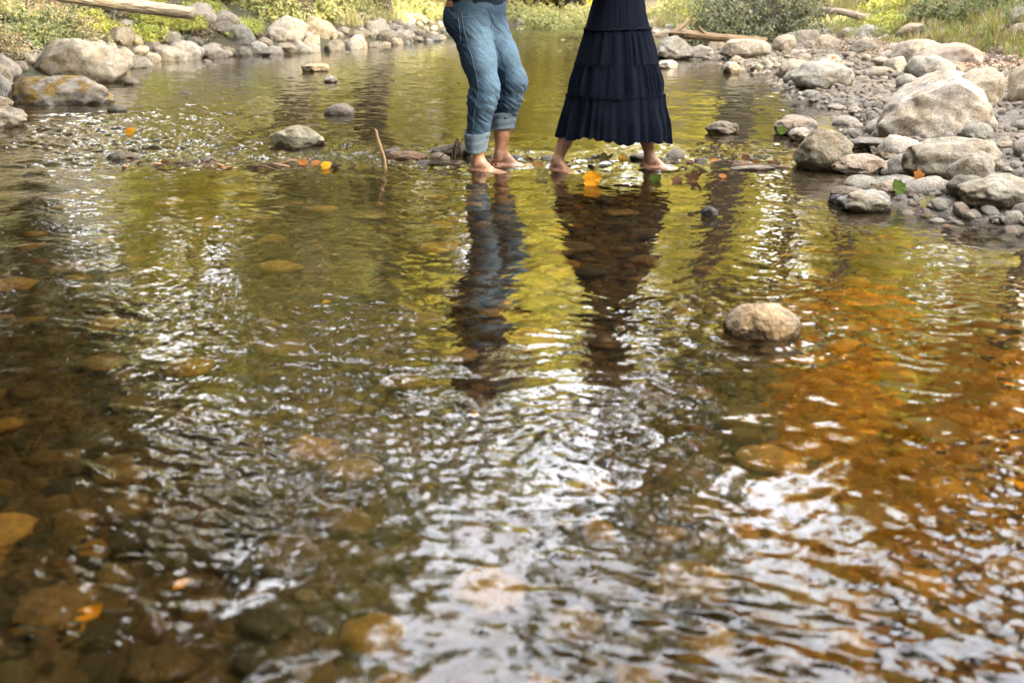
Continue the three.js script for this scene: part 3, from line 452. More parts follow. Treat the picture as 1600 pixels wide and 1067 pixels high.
// ground cover that nobody could count
function cover(name, label, n, pick, pal, ls, seed, blade) {
  const r = rng(seed), L = new Leaves();
  for (let i = 0; i < 12; i++) { const d = blade ? V((r() - 0.5) * 0.7, 1, (r() - 0.5) * 0.7).normalize() : rdir(r, 0.5); const nn = blade ? rdir(r, 0.2) : V((r() - 0.5), 1, (r() - 0.5)).normalize(); const o = V((r() - 0.5) * ls * 3, blade ? 0 : r() * ls * 1.6, (r() - 0.5) * ls * 3); L.leaf(o, d, nn, ls * (0.6 + 0.8 * r()) * (blade ? 2 : 1), ls * (blade ? 0.12 : 0.65), [1, 1, 1], 0.15); }
  const g = L.geo(), im = new THREE.InstancedMesh(g, leafMat, n), M = new THREE.Matrix4(), q = new THREE.Quaternion();
  for (let i = 0; i < n; i++) { const [x, z] = pick(r), s = 0.6 + 0.8 * r(); q.setFromAxisAngle(V(0, 1, 0), r() * 6.28); M.compose(V(x, ground(x, z), z), q, V(s, s, s)); im.setMatrixAt(i, M); im.setColorAt(i, rgb(...tint(r, pal[(r() * pal.length) | 0], 0.3))); }
  top(im, name, label, 'ground cover', null, 'stuff');
}
cover('ground_cover', 'dry leaves and low weeds covering the brushy bank', 5200, (r) => { const z = -8.3 - 14 * r(); return [edgeL(z) - 0.7 - 5 * r(), z]; }, [[0.2, 0.14, 0.065], [0.28, 0.19, 0.09], [0.13, 0.12, 0.04], [0.10, 0.12, 0.03]], 0.07, 71, false);
cover('grass', 'bright yellow green grass on the slope behind the bar', 9000, (r) => { const z = -13 - 22 * r(); return [edgeR(z) + 3.4 + 7 * r(), z]; }, [[0.3, 0.32, 0.04], [0.24, 0.28, 0.04], [0.36, 0.33, 0.09], [0.3, 0.22, 0.1]], 0.085, 72, true);
cover('leaf_litter', 'fallen brown leaves on the upper stony bar', 2600, (r) => { const z = -9 - 14 * r(); return [edgeR(z) + 2.2 + 2.6 * r(), z]; }, [[0.28, 0.17, 0.08], [0.36, 0.24, 0.12], [0.2, 0.13, 0.07]], 0.05, 73, false);
cover('far_grass', 'pale sunlit grass under the bushes upstream', 4200, (r) => { const z = -24 - 18 * r(); return r() < 0.5 ? [edgeL(z) - 1.2 - 5 * r(), z] : [edgeR(z) + 1.2 + 5 * r(), z]; }, [[0.4, 0.36, 0.13], [0.34, 0.34, 0.08], [0.5, 0.42, 0.2]], 0.14, 74, true);

// driftwood
const woodMap = dataTex(256, (() => { const a = tile((u, v) => fbm2(u * 30, v * 3, 4)); return (u, v) => { const c = a(u, v), q = (0.84 + 0.5 * c) * (c < -0.3 ? 0.6 : 1); return [q, q * 0.985, q * 0.95]; }; })(), true);
const wood = (r, g, b) => mat(rgb(r, g, b), 0.9, { map: woodMap, bumpMap: woodMap, bumpScale: 0.012 });
function log(label, pts, m, extra = []) { const o = new THREE.Group(); const c = new THREE.CatmullRomCurve3(pts.map((p) => V(...p))), q = []; for (let i = 0; i <= 24; i++) { const p = c.getPoint(i / 24), w = pts[0][3] === undefined ? 0.1 : lerp(pts[0][3], pts[pts.length - 1][3], i / 24); q.push([p.x, p.y, p.z, w * (1 + 0.1 * n2(i * 0.5, p.x * 3))]); } part('stem', tube(q, 12), m, o); for (const e of extra) part('branch', tube(e, 7), m, o); return top(o, 'driftwood_log', label, 'log'); }
log('straight bleached log lying across the brushy bank', [[-7.6, 1.25, -16.0, 0.115], [-6.1, 1.0, -16.0, 0.1], [-4.83, 0.84, -15.9, 0.095]], wood(0.5, 0.42, 0.35));
log('brown crooked driftwood log lying under the dark bush', [[3.3, 0.42, -20.2, 0.085], [3.9, 0.36, -20.1, 0.075], [4.9, 0.28, -20.0, 0.08]], wood(0.24, 0.16, 0.09), [[[3.75, 0.4, -20.1, 0.05], [3.62, 0.52, -20.1, 0.03], [3.6, 0.56, -20.1, 0.02]], [[3.35, 0.42, -20.2, 0.07], [3.1, 0.4, -20.3, 0.06], [3.5, 0.66, -20.5, 0.035]]]);
log('curved grey driftwood branch on the grassy slope', [[6.5, 0.86, -22, 0.06], [7.05, 0.78, -22, 0.09], [7.4, 0.68, -21.9, 0.08], [7.7, 0.55, -21.8, 0.1]], wood(0.36, 0.28, 0.22));
// ---------------------------------------------------------------- people
const skinTex = dataTex(256, (() => { const a = tile((u, v) => fbm2(u * 8, v * 8, 4)), b = tile((u, v) => fbm2(u * 40, v * 40, 2)); return (u, v) => { const q = 0.9 + 0.16 * a(u, v) + 0.06 * b(u, v); return [q, q * (0.95 + 0.1 * a(v, u)), q * (0.93 + 0.1 * a(v, u))]; }; })(), true);
const skinMat = (r, g, b) => mat(rgb(r, g, b), 0.42, { map: skinTex, bumpMap: skinTex, bumpScale: 0.0012 });
function box(caps, pad) { const lo = [1e9, 1e9, 1e9], hi = [-1e9, -1e9, -1e9]; for (const c of caps) for (const o of [0, 4]) for (let a = 0; a < 3; a++) { lo[a] = Math.min(lo[a], c[o + a] - c[o + 3] - pad); hi[a] = Math.max(hi[a], c[o + a] + c[o + 3] + pad); } return [lo, hi]; }
function capsMesh(caps, k, cell, extra) { const [lo, hi] = box(caps, cell * 3 + k * 0.2), f = capsField(caps, k); return nets(lo, hi, cell, extra ? (x, y, z) => extra(f(x, y, z), x, y, z) : f); }
const mid = (a, b, t) => a.clone().lerp(b, t);
function leaned(ankle, sole, dir, s = 1, lift = 0) { // a bare foot; dir = heading in the ground plane, lift = raised heel
  const side = V(-dir.z, 0, dir.x), at = (f, sd, y) => V(ankle.x + dir.x * f * s + side.x * sd * s, sole + y * s, ankle.z + dir.z * f * s + side.z * sd * s), c = [];
  const hl = lift;
  c.push(cp(ankle, 0.036 * s, at(-0.035, 0, 0.034 + hl), 0.031 * s));            // heel
  c.push(cp(at(-0.045, 0, 0.03 + hl), 0.028 * s, at(-0.02, 0, 0.028 + hl), 0.03 * s));
  c.push(cp(ankle, 0.036 * s, at(0.08, -0.008, 0.04 + hl * 0.4), 0.028 * s));     // instep
  c.push(cp(at(-0.02, 0.012, 0.026 + hl), 0.026 * s, at(0.115, 0.026, 0.02), 0.02 * s)); // outer edge
  c.push(cp(at(0.0, -0.012, 0.034 + hl), 0.024 * s, at(0.12, -0.024, 0.022), 0.022 * s)); // inner edge
  c.push(cp(at(0.118, -0.026, 0.022), 0.021 * s, at(0.12, 0.026, 0.02), 0.018 * s)); // ball
  const toes = [[-0.03, 0.185, 0.0135], [-0.008, 0.186, 0.0095], [0.008, 0.18, 0.009], [0.022, 0.17, 0.0085], [0.036, 0.157, 0.008]];
  for (const [sd, len, r] of toes) { c.push(cp(at(0.125, sd * 0.9, 0.02), r * 1.15 * s, at(len - 0.02, sd, 0.019), r * s)); c.push(cp(at(len - 0.02, sd, 0.019), r * s, at(len, sd, 0.012), r * 0.95 * s)); }
  c.push(cp(mid(ankle, at(0, -0.03, 0.075 + hl), 0.9), 0.012 * s, mid(ankle, at(0, 0.03, 0.07 + hl), 0.9), 0.012 * s)); // ankle bones
  return c;
}
function handCaps(wrist, dir, nrm, curl, s = 1, flip = 1) { // palm normal nrm, fingers along dir, curling towards nrm
  const side = dir.clone().cross(nrm).normalize().multiplyScalar(flip), at = (f, sd, n) => wrist.clone().addScaledVector(dir, f * s).addScaledVector(side, sd * s).addScaledVector(nrm, n * s), c = [];
  for (const [sd, r] of [[-0.028, 0.0135], [-0.009, 0.014], [0.01, 0.0135], [0.027, 0.0125]]) c.push(cp(at(0.005, sd * 0.6, 0), 0.016 * s, at(0.088, sd, 0), r * s));
  const len = [0.07, 0.08, 0.075, 0.058];
  [-0.03, -0.01, 0.011, 0.03].forEach((sd, i) => { let p = at(0.09, sd, 0), a = curl * 0.5; for (let k = 0; k < 3; k++) { const l = len[i] * [0.45, 0.32, 0.23][k], q = p.clone().addScaledVector(dir, Math.cos(a) * l * s).addScaledVector(nrm, Math.sin(a) * l * s); c.push(cp(p, (0.0092 - k * 0.0008) * s, q, (0.0086 - k * 0.0009) * s)); p = q; a += curl; } });
  const t1 = at(0.05, -0.052, 0.018), t2 = at(0.082, -0.055, 0.034); c.push(cp(at(0.015, -0.022, 0.004), 0.015 * s, t1, 0.0115 * s), cp(t1, 0.0108 * s, t2, 0.009 * s));
  return c;
}
function headGeo(c, look, s = 1) { // head centre, facing direction
  const side = V(-look.z, 0, look.x), at = (f, sd, y) => c.clone().addScaledVector(look, f * s).addScaledVector(side, sd * s).add(V(0, y * s, 0));
  const caps = [cp(at(-0.02, 0, 0.035), 0.085 * s, at(0.02, 0, 0.03), 0.078 * s), cp(at(0.012, -0.022, -0.01), 0.062 * s, at(0.012, 0.022, -0.01), 0.062 * s), cp(at(0.03, 0, -0.06), 0.048 * s, at(0.055, 0, -0.092), 0.026 * s), cp(at(0.09, 0, 0.012), 0.008 * s, at(0.108, 0, -0.028), 0.012 * s), cp(at(0.076, -0.03, 0.024), 0.012 * s, at(0.076, 0.03, 0.024), 0.012 * s), cp(at(0.078, -0.018, -0.058), 0.009 * s, at(0.078, 0.018, -0.058), 0.009 * s), cp(at(0.08, -0.014, -0.07), 0.008 * s, at(0.08, 0.014, -0.07), 0.008 * s), cp(at(-0.03, 0, -0.05), 0.055 * s, at(-0.02, 0, -0.15), 0.056 * s)];
  for (const e of [-1, 1]) { caps.push(cp(at(0, e * 0.076, 0.02), 0.012 * s, at(-0.012, e * 0.084, 0.005), 0.015 * s), cp(at(-0.006, e * 0.08, 0), 0.012 * s, at(0, e * 0.074, -0.022), 0.01 * s)); }
  const g = capsMesh(caps, 0.018 * s, 0.006); return { g, at };
}
const eyeMat = mat(rgb(0.8, 0.78, 0.75), 0.2), irisMat = mat(rgb(0.06, 0.035, 0.02), 0.2);
function eyes(parent, at, s) { for (const e of [-1, 1]) { const p = at(0.0795, e * 0.033, 0.006), g = new THREE.SphereGeometry(0.0125 * s, 14, 10); g.translate(p.x, p.y, p.z); const o = part('eye', g, eyeMat, parent); const q = at(0.0885, e * 0.034, 0.006), i = new THREE.SphereGeometry(0.0055 * s, 10, 8); i.translate(q.x, q.y, q.z); part('iris', i, irisMat, o); } }
const denimTex = dataTex(256, (() => { const a = tile((u, v) => fbm2(u * 10, v * 10, 4)), b = tile((u, v) => n2(u * 60, v * 18)); return (u, v) => { const w = 0.06 * Math.sin((u + v) * 2 * Math.PI * 48), q = 0.84 + 0.12 * a(u, v) + 0.08 * b(u, v) + w; return [q, q, q]; }; })(), true);
function clothUV(g, sc) { const p = g.attributes.position, uv = new Float32Array(p.count * 2); for (let i = 0; i < p.count; i++) { uv[i * 2] = (p.getX(i) + p.getZ(i) * 0.8) * sc; uv[i * 2 + 1] = p.getY(i) * sc; } g.setAttribute('uv', new THREE.BufferAttribute(uv, 2)); return g; }
function paint(g, f) { const p = g.attributes.position, c = new Float32Array(p.count * 3); for (let i = 0; i < p.count; i++) c.set(f(p.getX(i), p.getY(i), p.getZ(i)), i * 3); g.setAttribute('color', new THREE.BufferAttribute(c, 3)); return g; }

{ // ---- the man: 3/4 turned, following
  const P = new THREE.Group(), F = V(0.82, 0, 0.57).normalize(), S = V(-F.z, 0, F.x); // S points to his right, towards the viewer
  const pel = V(-0.225, 0.93, -6.475), hipR = V(-0.255, 0.88, -6.41), hipL = V(-0.145, 0.88, -6.545), knR = V(-0.165, 0.52, -6.375), knL = V(0.01, 0.545, -6.53), anR = V(-0.215, 0.055, -6.415), anL = V(-0.075, 0.075, -6.62), sole = -0.038;
  const chest = V(-0.235, 1.27, -6.47), neck = V(-0.215, 1.46, -6.46), head = V(-0.185, 1.63, -6.44);
  const shR = neck.clone().addScaledVector(S, 0.185).add(V(-0.01, -0.06, 0)), shL = neck.clone().addScaledVector(S, -0.185).add(V(-0.01, -0.06, 0));
  const elR = V(-0.24, 1.18, -6.2), wrR = V(-0.02, 1.16, -6.2), elL = V(0.02, 1.2, -6.63), wrL = V(0.19, 1.2, -6.5);
  const body = [cp(pel, 0.1, chest, 0.125), cp(chest, 0.13, neck.clone().add(V(0, -0.08, 0)), 0.1), cp(neck.clone().add(V(0, -0.06, 0)), 0.058, head, 0.052), cp(shR, 0.055, elR, 0.042), cp(elR, 0.041, wrR, 0.026), cp(shL, 0.055, elL, 0.042), cp(elL, 0.041, wrL, 0.026), cp(hipR, 0.07, knR, 0.055), cp(knR, 0.055, V(-0.222, 0.25, -6.411), 0.04), cp(hipL, 0.07, knL, 0.055), cp(knL, 0.055, V(-0.056, 0.34, -6.6), 0.045)];
  const gs = [capsMesh(body, 0.05, 0.014)];
  const dirR = V(0.8, 0, 0.6), dirL = V(0.985, 0, 0.17);
  for (const [kn, an, d, rr] of [[V(-0.224, 0.24, -6.411), anR, dirR, 0.043], [V(-0.056, 0.34, -6.6), anL, dirL, 0.052]]) { gs.push(capsMesh([cp(kn, rr, mid(an, kn, 0.5), rr * 0.97), cp(mid(an, kn, 0.5), rr * 0.97, an, 0.036), ...leaned(an, sole, d, 1.06)], 0.02, 0.005)); }
  gs.push(capsMesh([cp(mid(elR, wrR, 0.8), 0.029, wrR, 0.024), ...handCaps(wrR, V(1, 0.1, -0.25).normalize(), V(-0.2, 0, -1).normalize(), 0.5)], 0.012, 0.0045));
  gs.push(capsMesh([cp(mid(elL, wrL, 0.8), 0.029, wrL, 0.024), ...handCaps(wrL, V(0.95, -0.1, 0.3).normalize(), V(-0.1, -0.98, 0).normalize(), 0.6)], 0.012, 0.0045));
  const hd = headGeo(head, F, 1.05); gs.push(hd.g);
  const b = part('body', clothUV(mergeGeometries(gs), 5), skinMat(0.50, 0.29, 0.18), P); eyes(b, hd.at, 1.05);
  // hair
  const hairF = capsField([cp(hd.at(-0.035, 0, 0.055), 0.096, hd.at(0.02, 0, 0.06), 0.088), cp(hd.at(-0.05, 0, 0.02), 0.085, hd.at(-0.06, 0, -0.04), 0.06)], 0.02);
  part('hair', nets([head.x - 0.22, head.y - 0.16, head.z - 0.22], [head.x + 0.22, head.y + 0.22, head.z + 0.22], 0.008, (x, y, z) => { const q = V(x, y, z).sub(head), f = q.dot(F); return Math.max(hairF(x, y, z) + 0.006 * n3(x * 40, y * 40, z * 40), (f - 0.06) * 0.7, (-(q.y) + 0.035 - Math.max(0, -f) * 1.6) * 0.6); }), mat(rgb(0.03, 0.02, 0.012), 0.7), P);
  // jeans
  const jc = [cp(pel.clone().addScaledVector(S, 0.05).add(V(0, 0.07, 0)), 0.142, pel.clone().addScaledVector(S, -0.05).add(V(0.02, 0.07, 0)), 0.142), cp(pel.clone().addScaledVector(S, 0.07).addScaledVector(F, -0.035), 0.135, pel.clone().addScaledVector(S, -0.07).addScaledVector(F, -0.02), 0.135), cp(hipR, 0.125, mid(hipR, knR, 0.55), 0.107), cp(mid(hipR, knR, 0.55), 0.107, knR, 0.089), cp(knR, 0.089, V(-0.185, 0.44, -6.385), 0.092), cp(V(-0.185, 0.44, -6.385), 0.09, V(-0.224, 0.2, -6.412), 0.074), cp(hipL, 0.12, mid(hipL, knL, 0.55), 0.1), cp(mid(hipL, knL, 0.55), 0.1, knL, 0.086), cp(knL, 0.086, V(-0.02, 0.44, -6.56), 0.083), cp(V(-0.02, 0.44, -6.56), 0.083, V(-0.055, 0.3, -6.6), 0.077)];
  const jf0 = capsField(jc, 0.035);
  const jf = (x, y, z) => { // cloth folds: mostly level creases behind the knees, at the hips and above the cuffs
    let d = jf0(x, y, z); if (Math.abs(d) < 0.05) { const kk = Math.exp(-Math.pow((y - 0.45) / 0.1, 2)) + 0.9 * Math.exp(-Math.pow((y - 0.3) / 0.07, 2)) + 0.6 * Math.exp(-Math.pow((y - 0.86) / 0.07, 2)) + 0.3; d += 0.002 + kk * (0.008 * (0.38 - Math.abs(n3(x * 6, y * 17 + x * 14, z * 6))) + 0.0035 * (0.38 - Math.abs(n3(x * 12 + 4, y * 36 + x * 20, z * 12)))) + 0.0015 * n3(x * 45, y * 45, z * 45); }
    return d;
  };
  const cutY = (x, z) => (z < -6.5 ? 0.315 : 0.215);
  const jg = nets([-0.5, 0.17, -6.8], [0.2, 1.06, -6.15], 0.0062, (x, y, z) => { const legR = capsule(x, y, z, jc[5]) < capsule(x, y, z, jc[9]); return Math.max(jf(x, y, z), (legR ? 0.2 : 0.31) - y, y - 1.035); });
  paint(clothUV(jg, 7), (x, y, z) => { // indigo, worn pale along the fronts of the thighs and at the knees
    const c = y > 0.5 ? mid(hipR, knR, clamp((0.88 - y) / 0.36, 0, 1)) : mid(knR, anR, clamp((0.52 - y) / 0.45, 0, 1)), c2 = y > 0.5 ? mid(hipL, knL, clamp((0.88 - y) / 0.34, 0, 1)) : mid(knL, anL, clamp((0.54 - y) / 0.45, 0, 1));
    const near = Math.hypot(x - c.x, z - c.z) < Math.hypot(x - c2.x, z - c2.z) ? c : c2, fr = ((x - near.x) * F.x + (z - near.z) * F.z) / 0.1;
    const w = sstep(0.15, 0.95, fr * 0.9 + 0.35 * fbm3(x * 9, y * 6, z * 9, 3)) * sstep(0.98, 0.8, y) * (0.6 + 0.4 * sstep(0.15, 0.6, y)), nn = 0.85 + 0.3 * (0.5 + 0.5 * fbm3(x * 12, y * 12, z * 12, 3));
    return [lerp(0.030, 0.105, w) * nn, lerp(0.070, 0.185, w) * nn, lerp(0.125, 0.265, w) * nn];
  });
  const jeans = part('jeans', jg, mat(0xffffff, 0.92, { vertexColors: true, map: denimTex, bumpMap: denimTex, bumpScale: 0.0012, sheen: 0.25 }), P);
  // turned-up cuffs: open tubes with a rolled lip
  const cuffMat = mat(rgb(0.19, 0.26, 0.32), 0.92, { map: denimTex, bumpMap: denimTex, bumpScale: 0.0012 });
  for (const [a, ra, c, rc, sd] of [[V(-0.229, 0.118, -6.414), 0.066, V(-0.222, 0.236, -6.41), 0.082, 1], [V(-0.062, 0.24, -6.607), 0.078, V(-0.05, 0.342, -6.59), 0.085, 5]]) {
    const prof = []; for (let i = 0; i <= 12; i++) prof.push([i / 12, 1]); for (const q of [[1.02, 0.985], [1.01, 0.96], [0.9, 0.93], [0.1, 0.92], [0.0, 0.94], [0, 1]]) prof.push(q);
    const pos = [], uv = [], idx = [], NS = 40; prof.forEach(([t, k]) => { for (let s = 0; s <= NS; s++) { const th = s / NS * 6.2832, fold = 1 + 0.035 * n3(Math.cos(th) * 1.3 + sd, t * 5, Math.sin(th) * 1.3) + 0.02 * Math.sin(t * 14 + th), r = lerp(ra, rc, Math.min(1, t)) * k * fold; pos.push(lerp(a.x, c.x, t) + Math.cos(th) * r * 1.03, lerp(a.y, c.y, t) + 0.006 * Math.sin(th * 2 + sd), lerp(a.z, c.z, t) + Math.sin(th) * r); uv.push(th * 0.5, t * 0.7); } });
    for (let j = 0; j < prof.length - 1; j++) for (let s = 0; s < NS; s++) { const k = j * (NS + 1) + s; idx.push(k, k + NS + 1, k + 1, k + 1, k + NS + 1, k + NS + 2); }
    const g = new THREE.BufferGeometry(); g.setAttribute('position', new THREE.Float32BufferAttribute(pos, 3)); g.setAttribute('uv', new THREE.Float32BufferAttribute(uv, 2)); g.setIndex(idx); g.computeVertexNormals(); const m = part('cuff', g, cuffMat, jeans); m.userData.label = 'pale turned up jeans cuff';
  }
  // seams and pockets sewn onto the cloth: follow the surface from the viewer's side
  const onto = (x, y, off = 0.001) => { let z = -6.1; for (let i = 0; i < 80; i++) { const d = jf(x, y, z); if (d < off) break; z -= Math.max(0.0008, d * 0.7); } return V(x, y, z); };
  const seam = (name, pts, r, m) => { const q = []; for (let i = 0; i < pts.length - 1; i++) for (let k = 0; k < 8; k++) { const t = k / 8, p = onto(lerp(pts[i][0], pts[i + 1][0], t), lerp(pts[i][1], pts[i + 1][1], t)); q.push([p.x, p.y, p.z, r]); } part(name, tube(q, 5), m, jeans); };
  const thread = mat(rgb(0.075, 0.12, 0.155), 0.9), dk = mat(rgb(0.02, 0.045, 0.075), 0.9);
  seam('side_seam', [[-0.305, 0.97], [-0.29, 0.86], [-0.25, 0.72], [-0.215, 0.58], [-0.205, 0.5], [-0.235, 0.38], [-0.245, 0.25]], 0.0022, thread);
  seam('back_pocket_stitch', [[-0.405, 0.93], [-0.36, 0.925], [-0.325, 0.93], [-0.315, 0.85], [-0.315, 0.79], [-0.335, 0.775]], 0.0018, thread);
  seam('front_pocket_stitch', [[-0.3, 0.935], [-0.24, 0.935], [-0.2, 0.945], [-0.175, 0.965], [-0.165, 0.985]], 0.002, thread);
  seam('fly_seam', [[-0.15, 0.99], [-0.125, 0.94], [-0.12, 0.9], [-0.135, 0.86]], 0.0024, dk);
  seam('inner_seam', [[-0.11, 0.80], [-0.075, 0.73], [-0.04, 0.62], [-0.035, 0.5], [-0.045, 0.4], [-0.045, 0.35]], 0.0024, dk);
  { const g = new THREE.BoxGeometry(0.055, 0.035, 0.004, 6, 4, 1), p = g.attributes.position; for (let i = 0; i < p.count; i++) { const q = onto(-0.388 + p.getX(i), 1.012 + p.getY(i), 0.003); p.setXYZ(i, q.x, q.y, q.z + p.getZ(i)); } g.computeVertexNormals(); part('leather_patch', g, mat(rgb(0.38, 0.15, 0.05), 0.7), jeans); }
  // shirt
  const sc = [cp(pel.clone().addScaledVector(S, 0.045).add(V(0, 0.12, 0)), 0.145, chest.clone().addScaledVector(S, 0.05), 0.14), cp(pel.clone().addScaledVector(S, -0.045).add(V(0.02, 0.12, 0)), 0.145, chest.clone().addScaledVector(S, -0.05), 0.14), cp(shR, 0.07, shL, 0.07), cp(chest.clone().addScaledVector(F, 0.01), 0.148, neck.clone().add(V(0.01, -0.08, 0)), 0.118), cp(shR, 0.072, elR, 0.055), cp(elR, 0.054, mid(elR, wrR, 0.3), 0.05), cp(shL, 0.072, elL, 0.055), cp(elL, 0.054, mid(elL, wrL, 0.3), 0.05)];
  const sf = capsField(sc, 0.04), hem = (x) => 1.0 + 0.02 * sstep(-0.3, -0.38, x) + 0.006 * n2(x * 12, 4);
  part('shirt', clothUV(nets([-0.6, 0.95, -6.9], [0.3, 1.56, -6.0], 0.009, (x, y, z) => { let d = sf(x, y, z); if (Math.abs(d) < 0.05) d += 0.006 * n3(x * 9, y * 15, z * 9) + 0.003 * n3(x * 22, y * 30, z * 22); return Math.max(d, hem(x) - y, -Math.max(Math.hypot(x - neck.x - 0.01, z - neck.z) - 0.074, 1.395 - y)); }), 7), mat(rgb(0.012, 0.019, 0.034), 0.9, { specularIntensity: 0.3, map: denimTex, bumpMap: denimTex, bumpScale: 0.001 }), P);
  top(P, 'person', 'barefoot person in rolled up blue jeans and navy shirt wading behind the dress wearer', 'person');
}
{ // ---- the woman: long stride, tiered lace dress
  const P = new THREE.Group(), F = V(0.93, 0, 0.37).normalize(), S = V(-F.z, 0, F.x), C = V(0.655, 0, -6.47);
  const pel = V(0.65, 0.93, -6.47), chest = V(0.65, 1.2, -6.47), neck = V(0.65, 1.37, -6.46), head = V(0.66, 1.53, -6.45), sole = -0.036;
  const hipR = pel.clone().addScaledVector(S, 0.06).add(V(0, -0.06, 0)), hipL = pel.clone().addScaledVector(S, -0.06).add(V(0, -0.06, 0));
  const knL = V(0.80, 0.47, -6.5), anL = V(0.893, 0.072, -6.47), knR = V(0.45, 0.47, -6.45), anR = V(0.294, 0.06, -6.44); // anL = leading foot
  const shR = neck.clone().addScaledVector(S, 0.16).add(V(0, -0.05, 0)), shL = neck.clone().addScaledVector(S, -0.16).add(V(0, -0.05, 0));
  const elR = V(0.52, 1.1, -6.27), wrR = V(0.37, 1.2, -6.43), elL = V(0.80, 1.1, -6.66), wrL = V(0.98, 1.17, -6.56);
  const body = [cp(pel, 0.1, V(0.65, 1.05, -6.47), 0.09), cp(V(0.65, 1.05, -6.47), 0.09, chest, 0.1), cp(chest, 0.1, neck.clone().add(V(0, -0.07, 0)), 0.075), cp(neck.clone().add(V(0, -0.06, 0)), 0.046, head, 0.044), cp(shR, 0.04, shL, 0.04), cp(shR, 0.043, elR, 0.034), cp(elR, 0.033, wrR, 0.021), cp(shL, 0.043, elL, 0.034), cp(elL, 0.033, wrL, 0.021), cp(hipR, 0.062, knR, 0.052), cp(knR, 0.052, mid(knR, anR, 0.45), 0.046), cp(hipL, 0.062, knL, 0.052), cp(knL, 0.052, mid(knL, anL, 0.45), 0.046)];
  const gs = [capsMesh(body, 0.05, 0.014)];
  for (const [kn, an, d, lift, so] of [[knL, anL, V(0.97, 0, 0.2).normalize(), 0, sole + 0.012], [knR, anR, V(0.62, 0, 0.78), 0.0, sole]]) gs.push(capsMesh([cp(mid(an, kn, 0.55), 0.05, mid(an, kn, 0.28), 0.043), cp(mid(an, kn, 0.28), 0.043, an, 0.031), ...leaned(an, so, d, 0.93, lift)], 0.018, 0.005));
  gs.push(capsMesh([cp(mid(elR, wrR, 0.8), 0.024, wrR, 0.02), ...handCaps(wrR, V(-0.9, 0.1, -0.3).normalize(), V(0, -0.98, -0.1).normalize(), 0.5, 0.9)], 0.012, 0.0045));
  gs.push(capsMesh([cp(mid(elL, wrL, 0.8), 0.024, wrL, 0.02), ...handCaps(wrL, V(0.9, -0.2, 0.3).normalize(), V(0, -1, 0.1).normalize(), 0.3, 0.9, -1)], 0.012, 0.0045));
  const look = V(-0.6, 0, 0.8).normalize(), hd = headGeo(head, look, 0.97); gs.push(hd.g);
  const b = part('body', clothUV(mergeGeometries(gs), 5), skinMat(0.46, 0.27, 0.17), P); eyes(b, hd.at, 0.97);
  const hairF = capsField([cp(hd.at(-0.03, 0, 0.05), 0.098, hd.at(0.02, 0, 0.055), 0.088), cp(hd.at(-0.06, 0, 0.02), 0.09, hd.at(-0.1, 0, -0.32), 0.05), cp(hd.at(-0.03, 0.06, 0), 0.05, hd.at(-0.05, 0.09, -0.3), 0.03), cp(hd.at(-0.03, -0.06, 0), 0.05, hd.at(-0.05, -0.09, -0.3), 0.03)], 0.03);
  part('hair', nets([head.x - 0.26, head.y - 0.42, head.z - 0.26], [head.x + 0.26, head.y + 0.2, head.z + 0.26], 0.01, (x, y, z) => { const q = V(x, y, z).sub(head), f = q.dot(look); return Math.max(hairF(x, y, z) + 0.006 * n3(x * 30, y * 12, z * 30), (f - 0.055 - Math.max(0, q.y - 0.04) * 0.3) * 0.8, -Math.hypot((f - 0.09) * 0.9, q.dot(V(-look.z, 0, look.x)), (q.y + 0.02) * 0.7) + 0.062); }), mat(rgb(0.035, 0.02, 0.012), 0.6), P);
  // dress: bodice, yoke and three gathered tiers with a scalloped hem
  const lace = dataTex(256, (() => { const a = tile((u, v) => fbm2(u * 9, v * 9, 4)); return (u, v) => { const s = (x) => Math.sin(x * Math.PI * 2), p = 0.5 + 0.25 * s(u * 32) * s(v * 32) + 0.35 * a(u, v), q = p > 0.6 ? 1.75 : 0.7; return [q * 0.57, q * 0.57, q * 0.57]; }; })(), true);
  const navy = mat(rgb(0.0078, 0.0135, 0.0315), 0.95, { specularIntensity: 0.25, map: lace, bumpMap: lace, bumpScale: 0.0015, side: THREE.DoubleSide });
  const half = [[1.12, 0.135], [1.033, 0.157], [0.958, 0.174], [0.864, 0.2], [0.827, 0.211], [0.654, 0.26], [0.467, 0.303], [0.3, 0.336], [0.2, 0.349]], hw = (y) => pl(half, y, 1);
  const folds = Array.from({ length: 26 }, (_, i) => i); const fr = rng(404), fa = folds.map(() => [fr() * 6.28, 0.5 + fr()]);
  const pleat = (th, seed, n) => { const w = th + 0.22 * Math.sin(3 * th + seed) + 0.09 * Math.sin(7 * th + seed * 2); return 0.45 * Math.sin(n * w + seed) + 0.3 * Math.sin(n * 1.7 * w + seed * 3) + 0.6 * n3(Math.cos(th) * 2.6, Math.sin(th) * 2.6, seed * 3) + 0.3 * n3(Math.cos(th) * 7, Math.sin(th) * 7, seed * 5); };
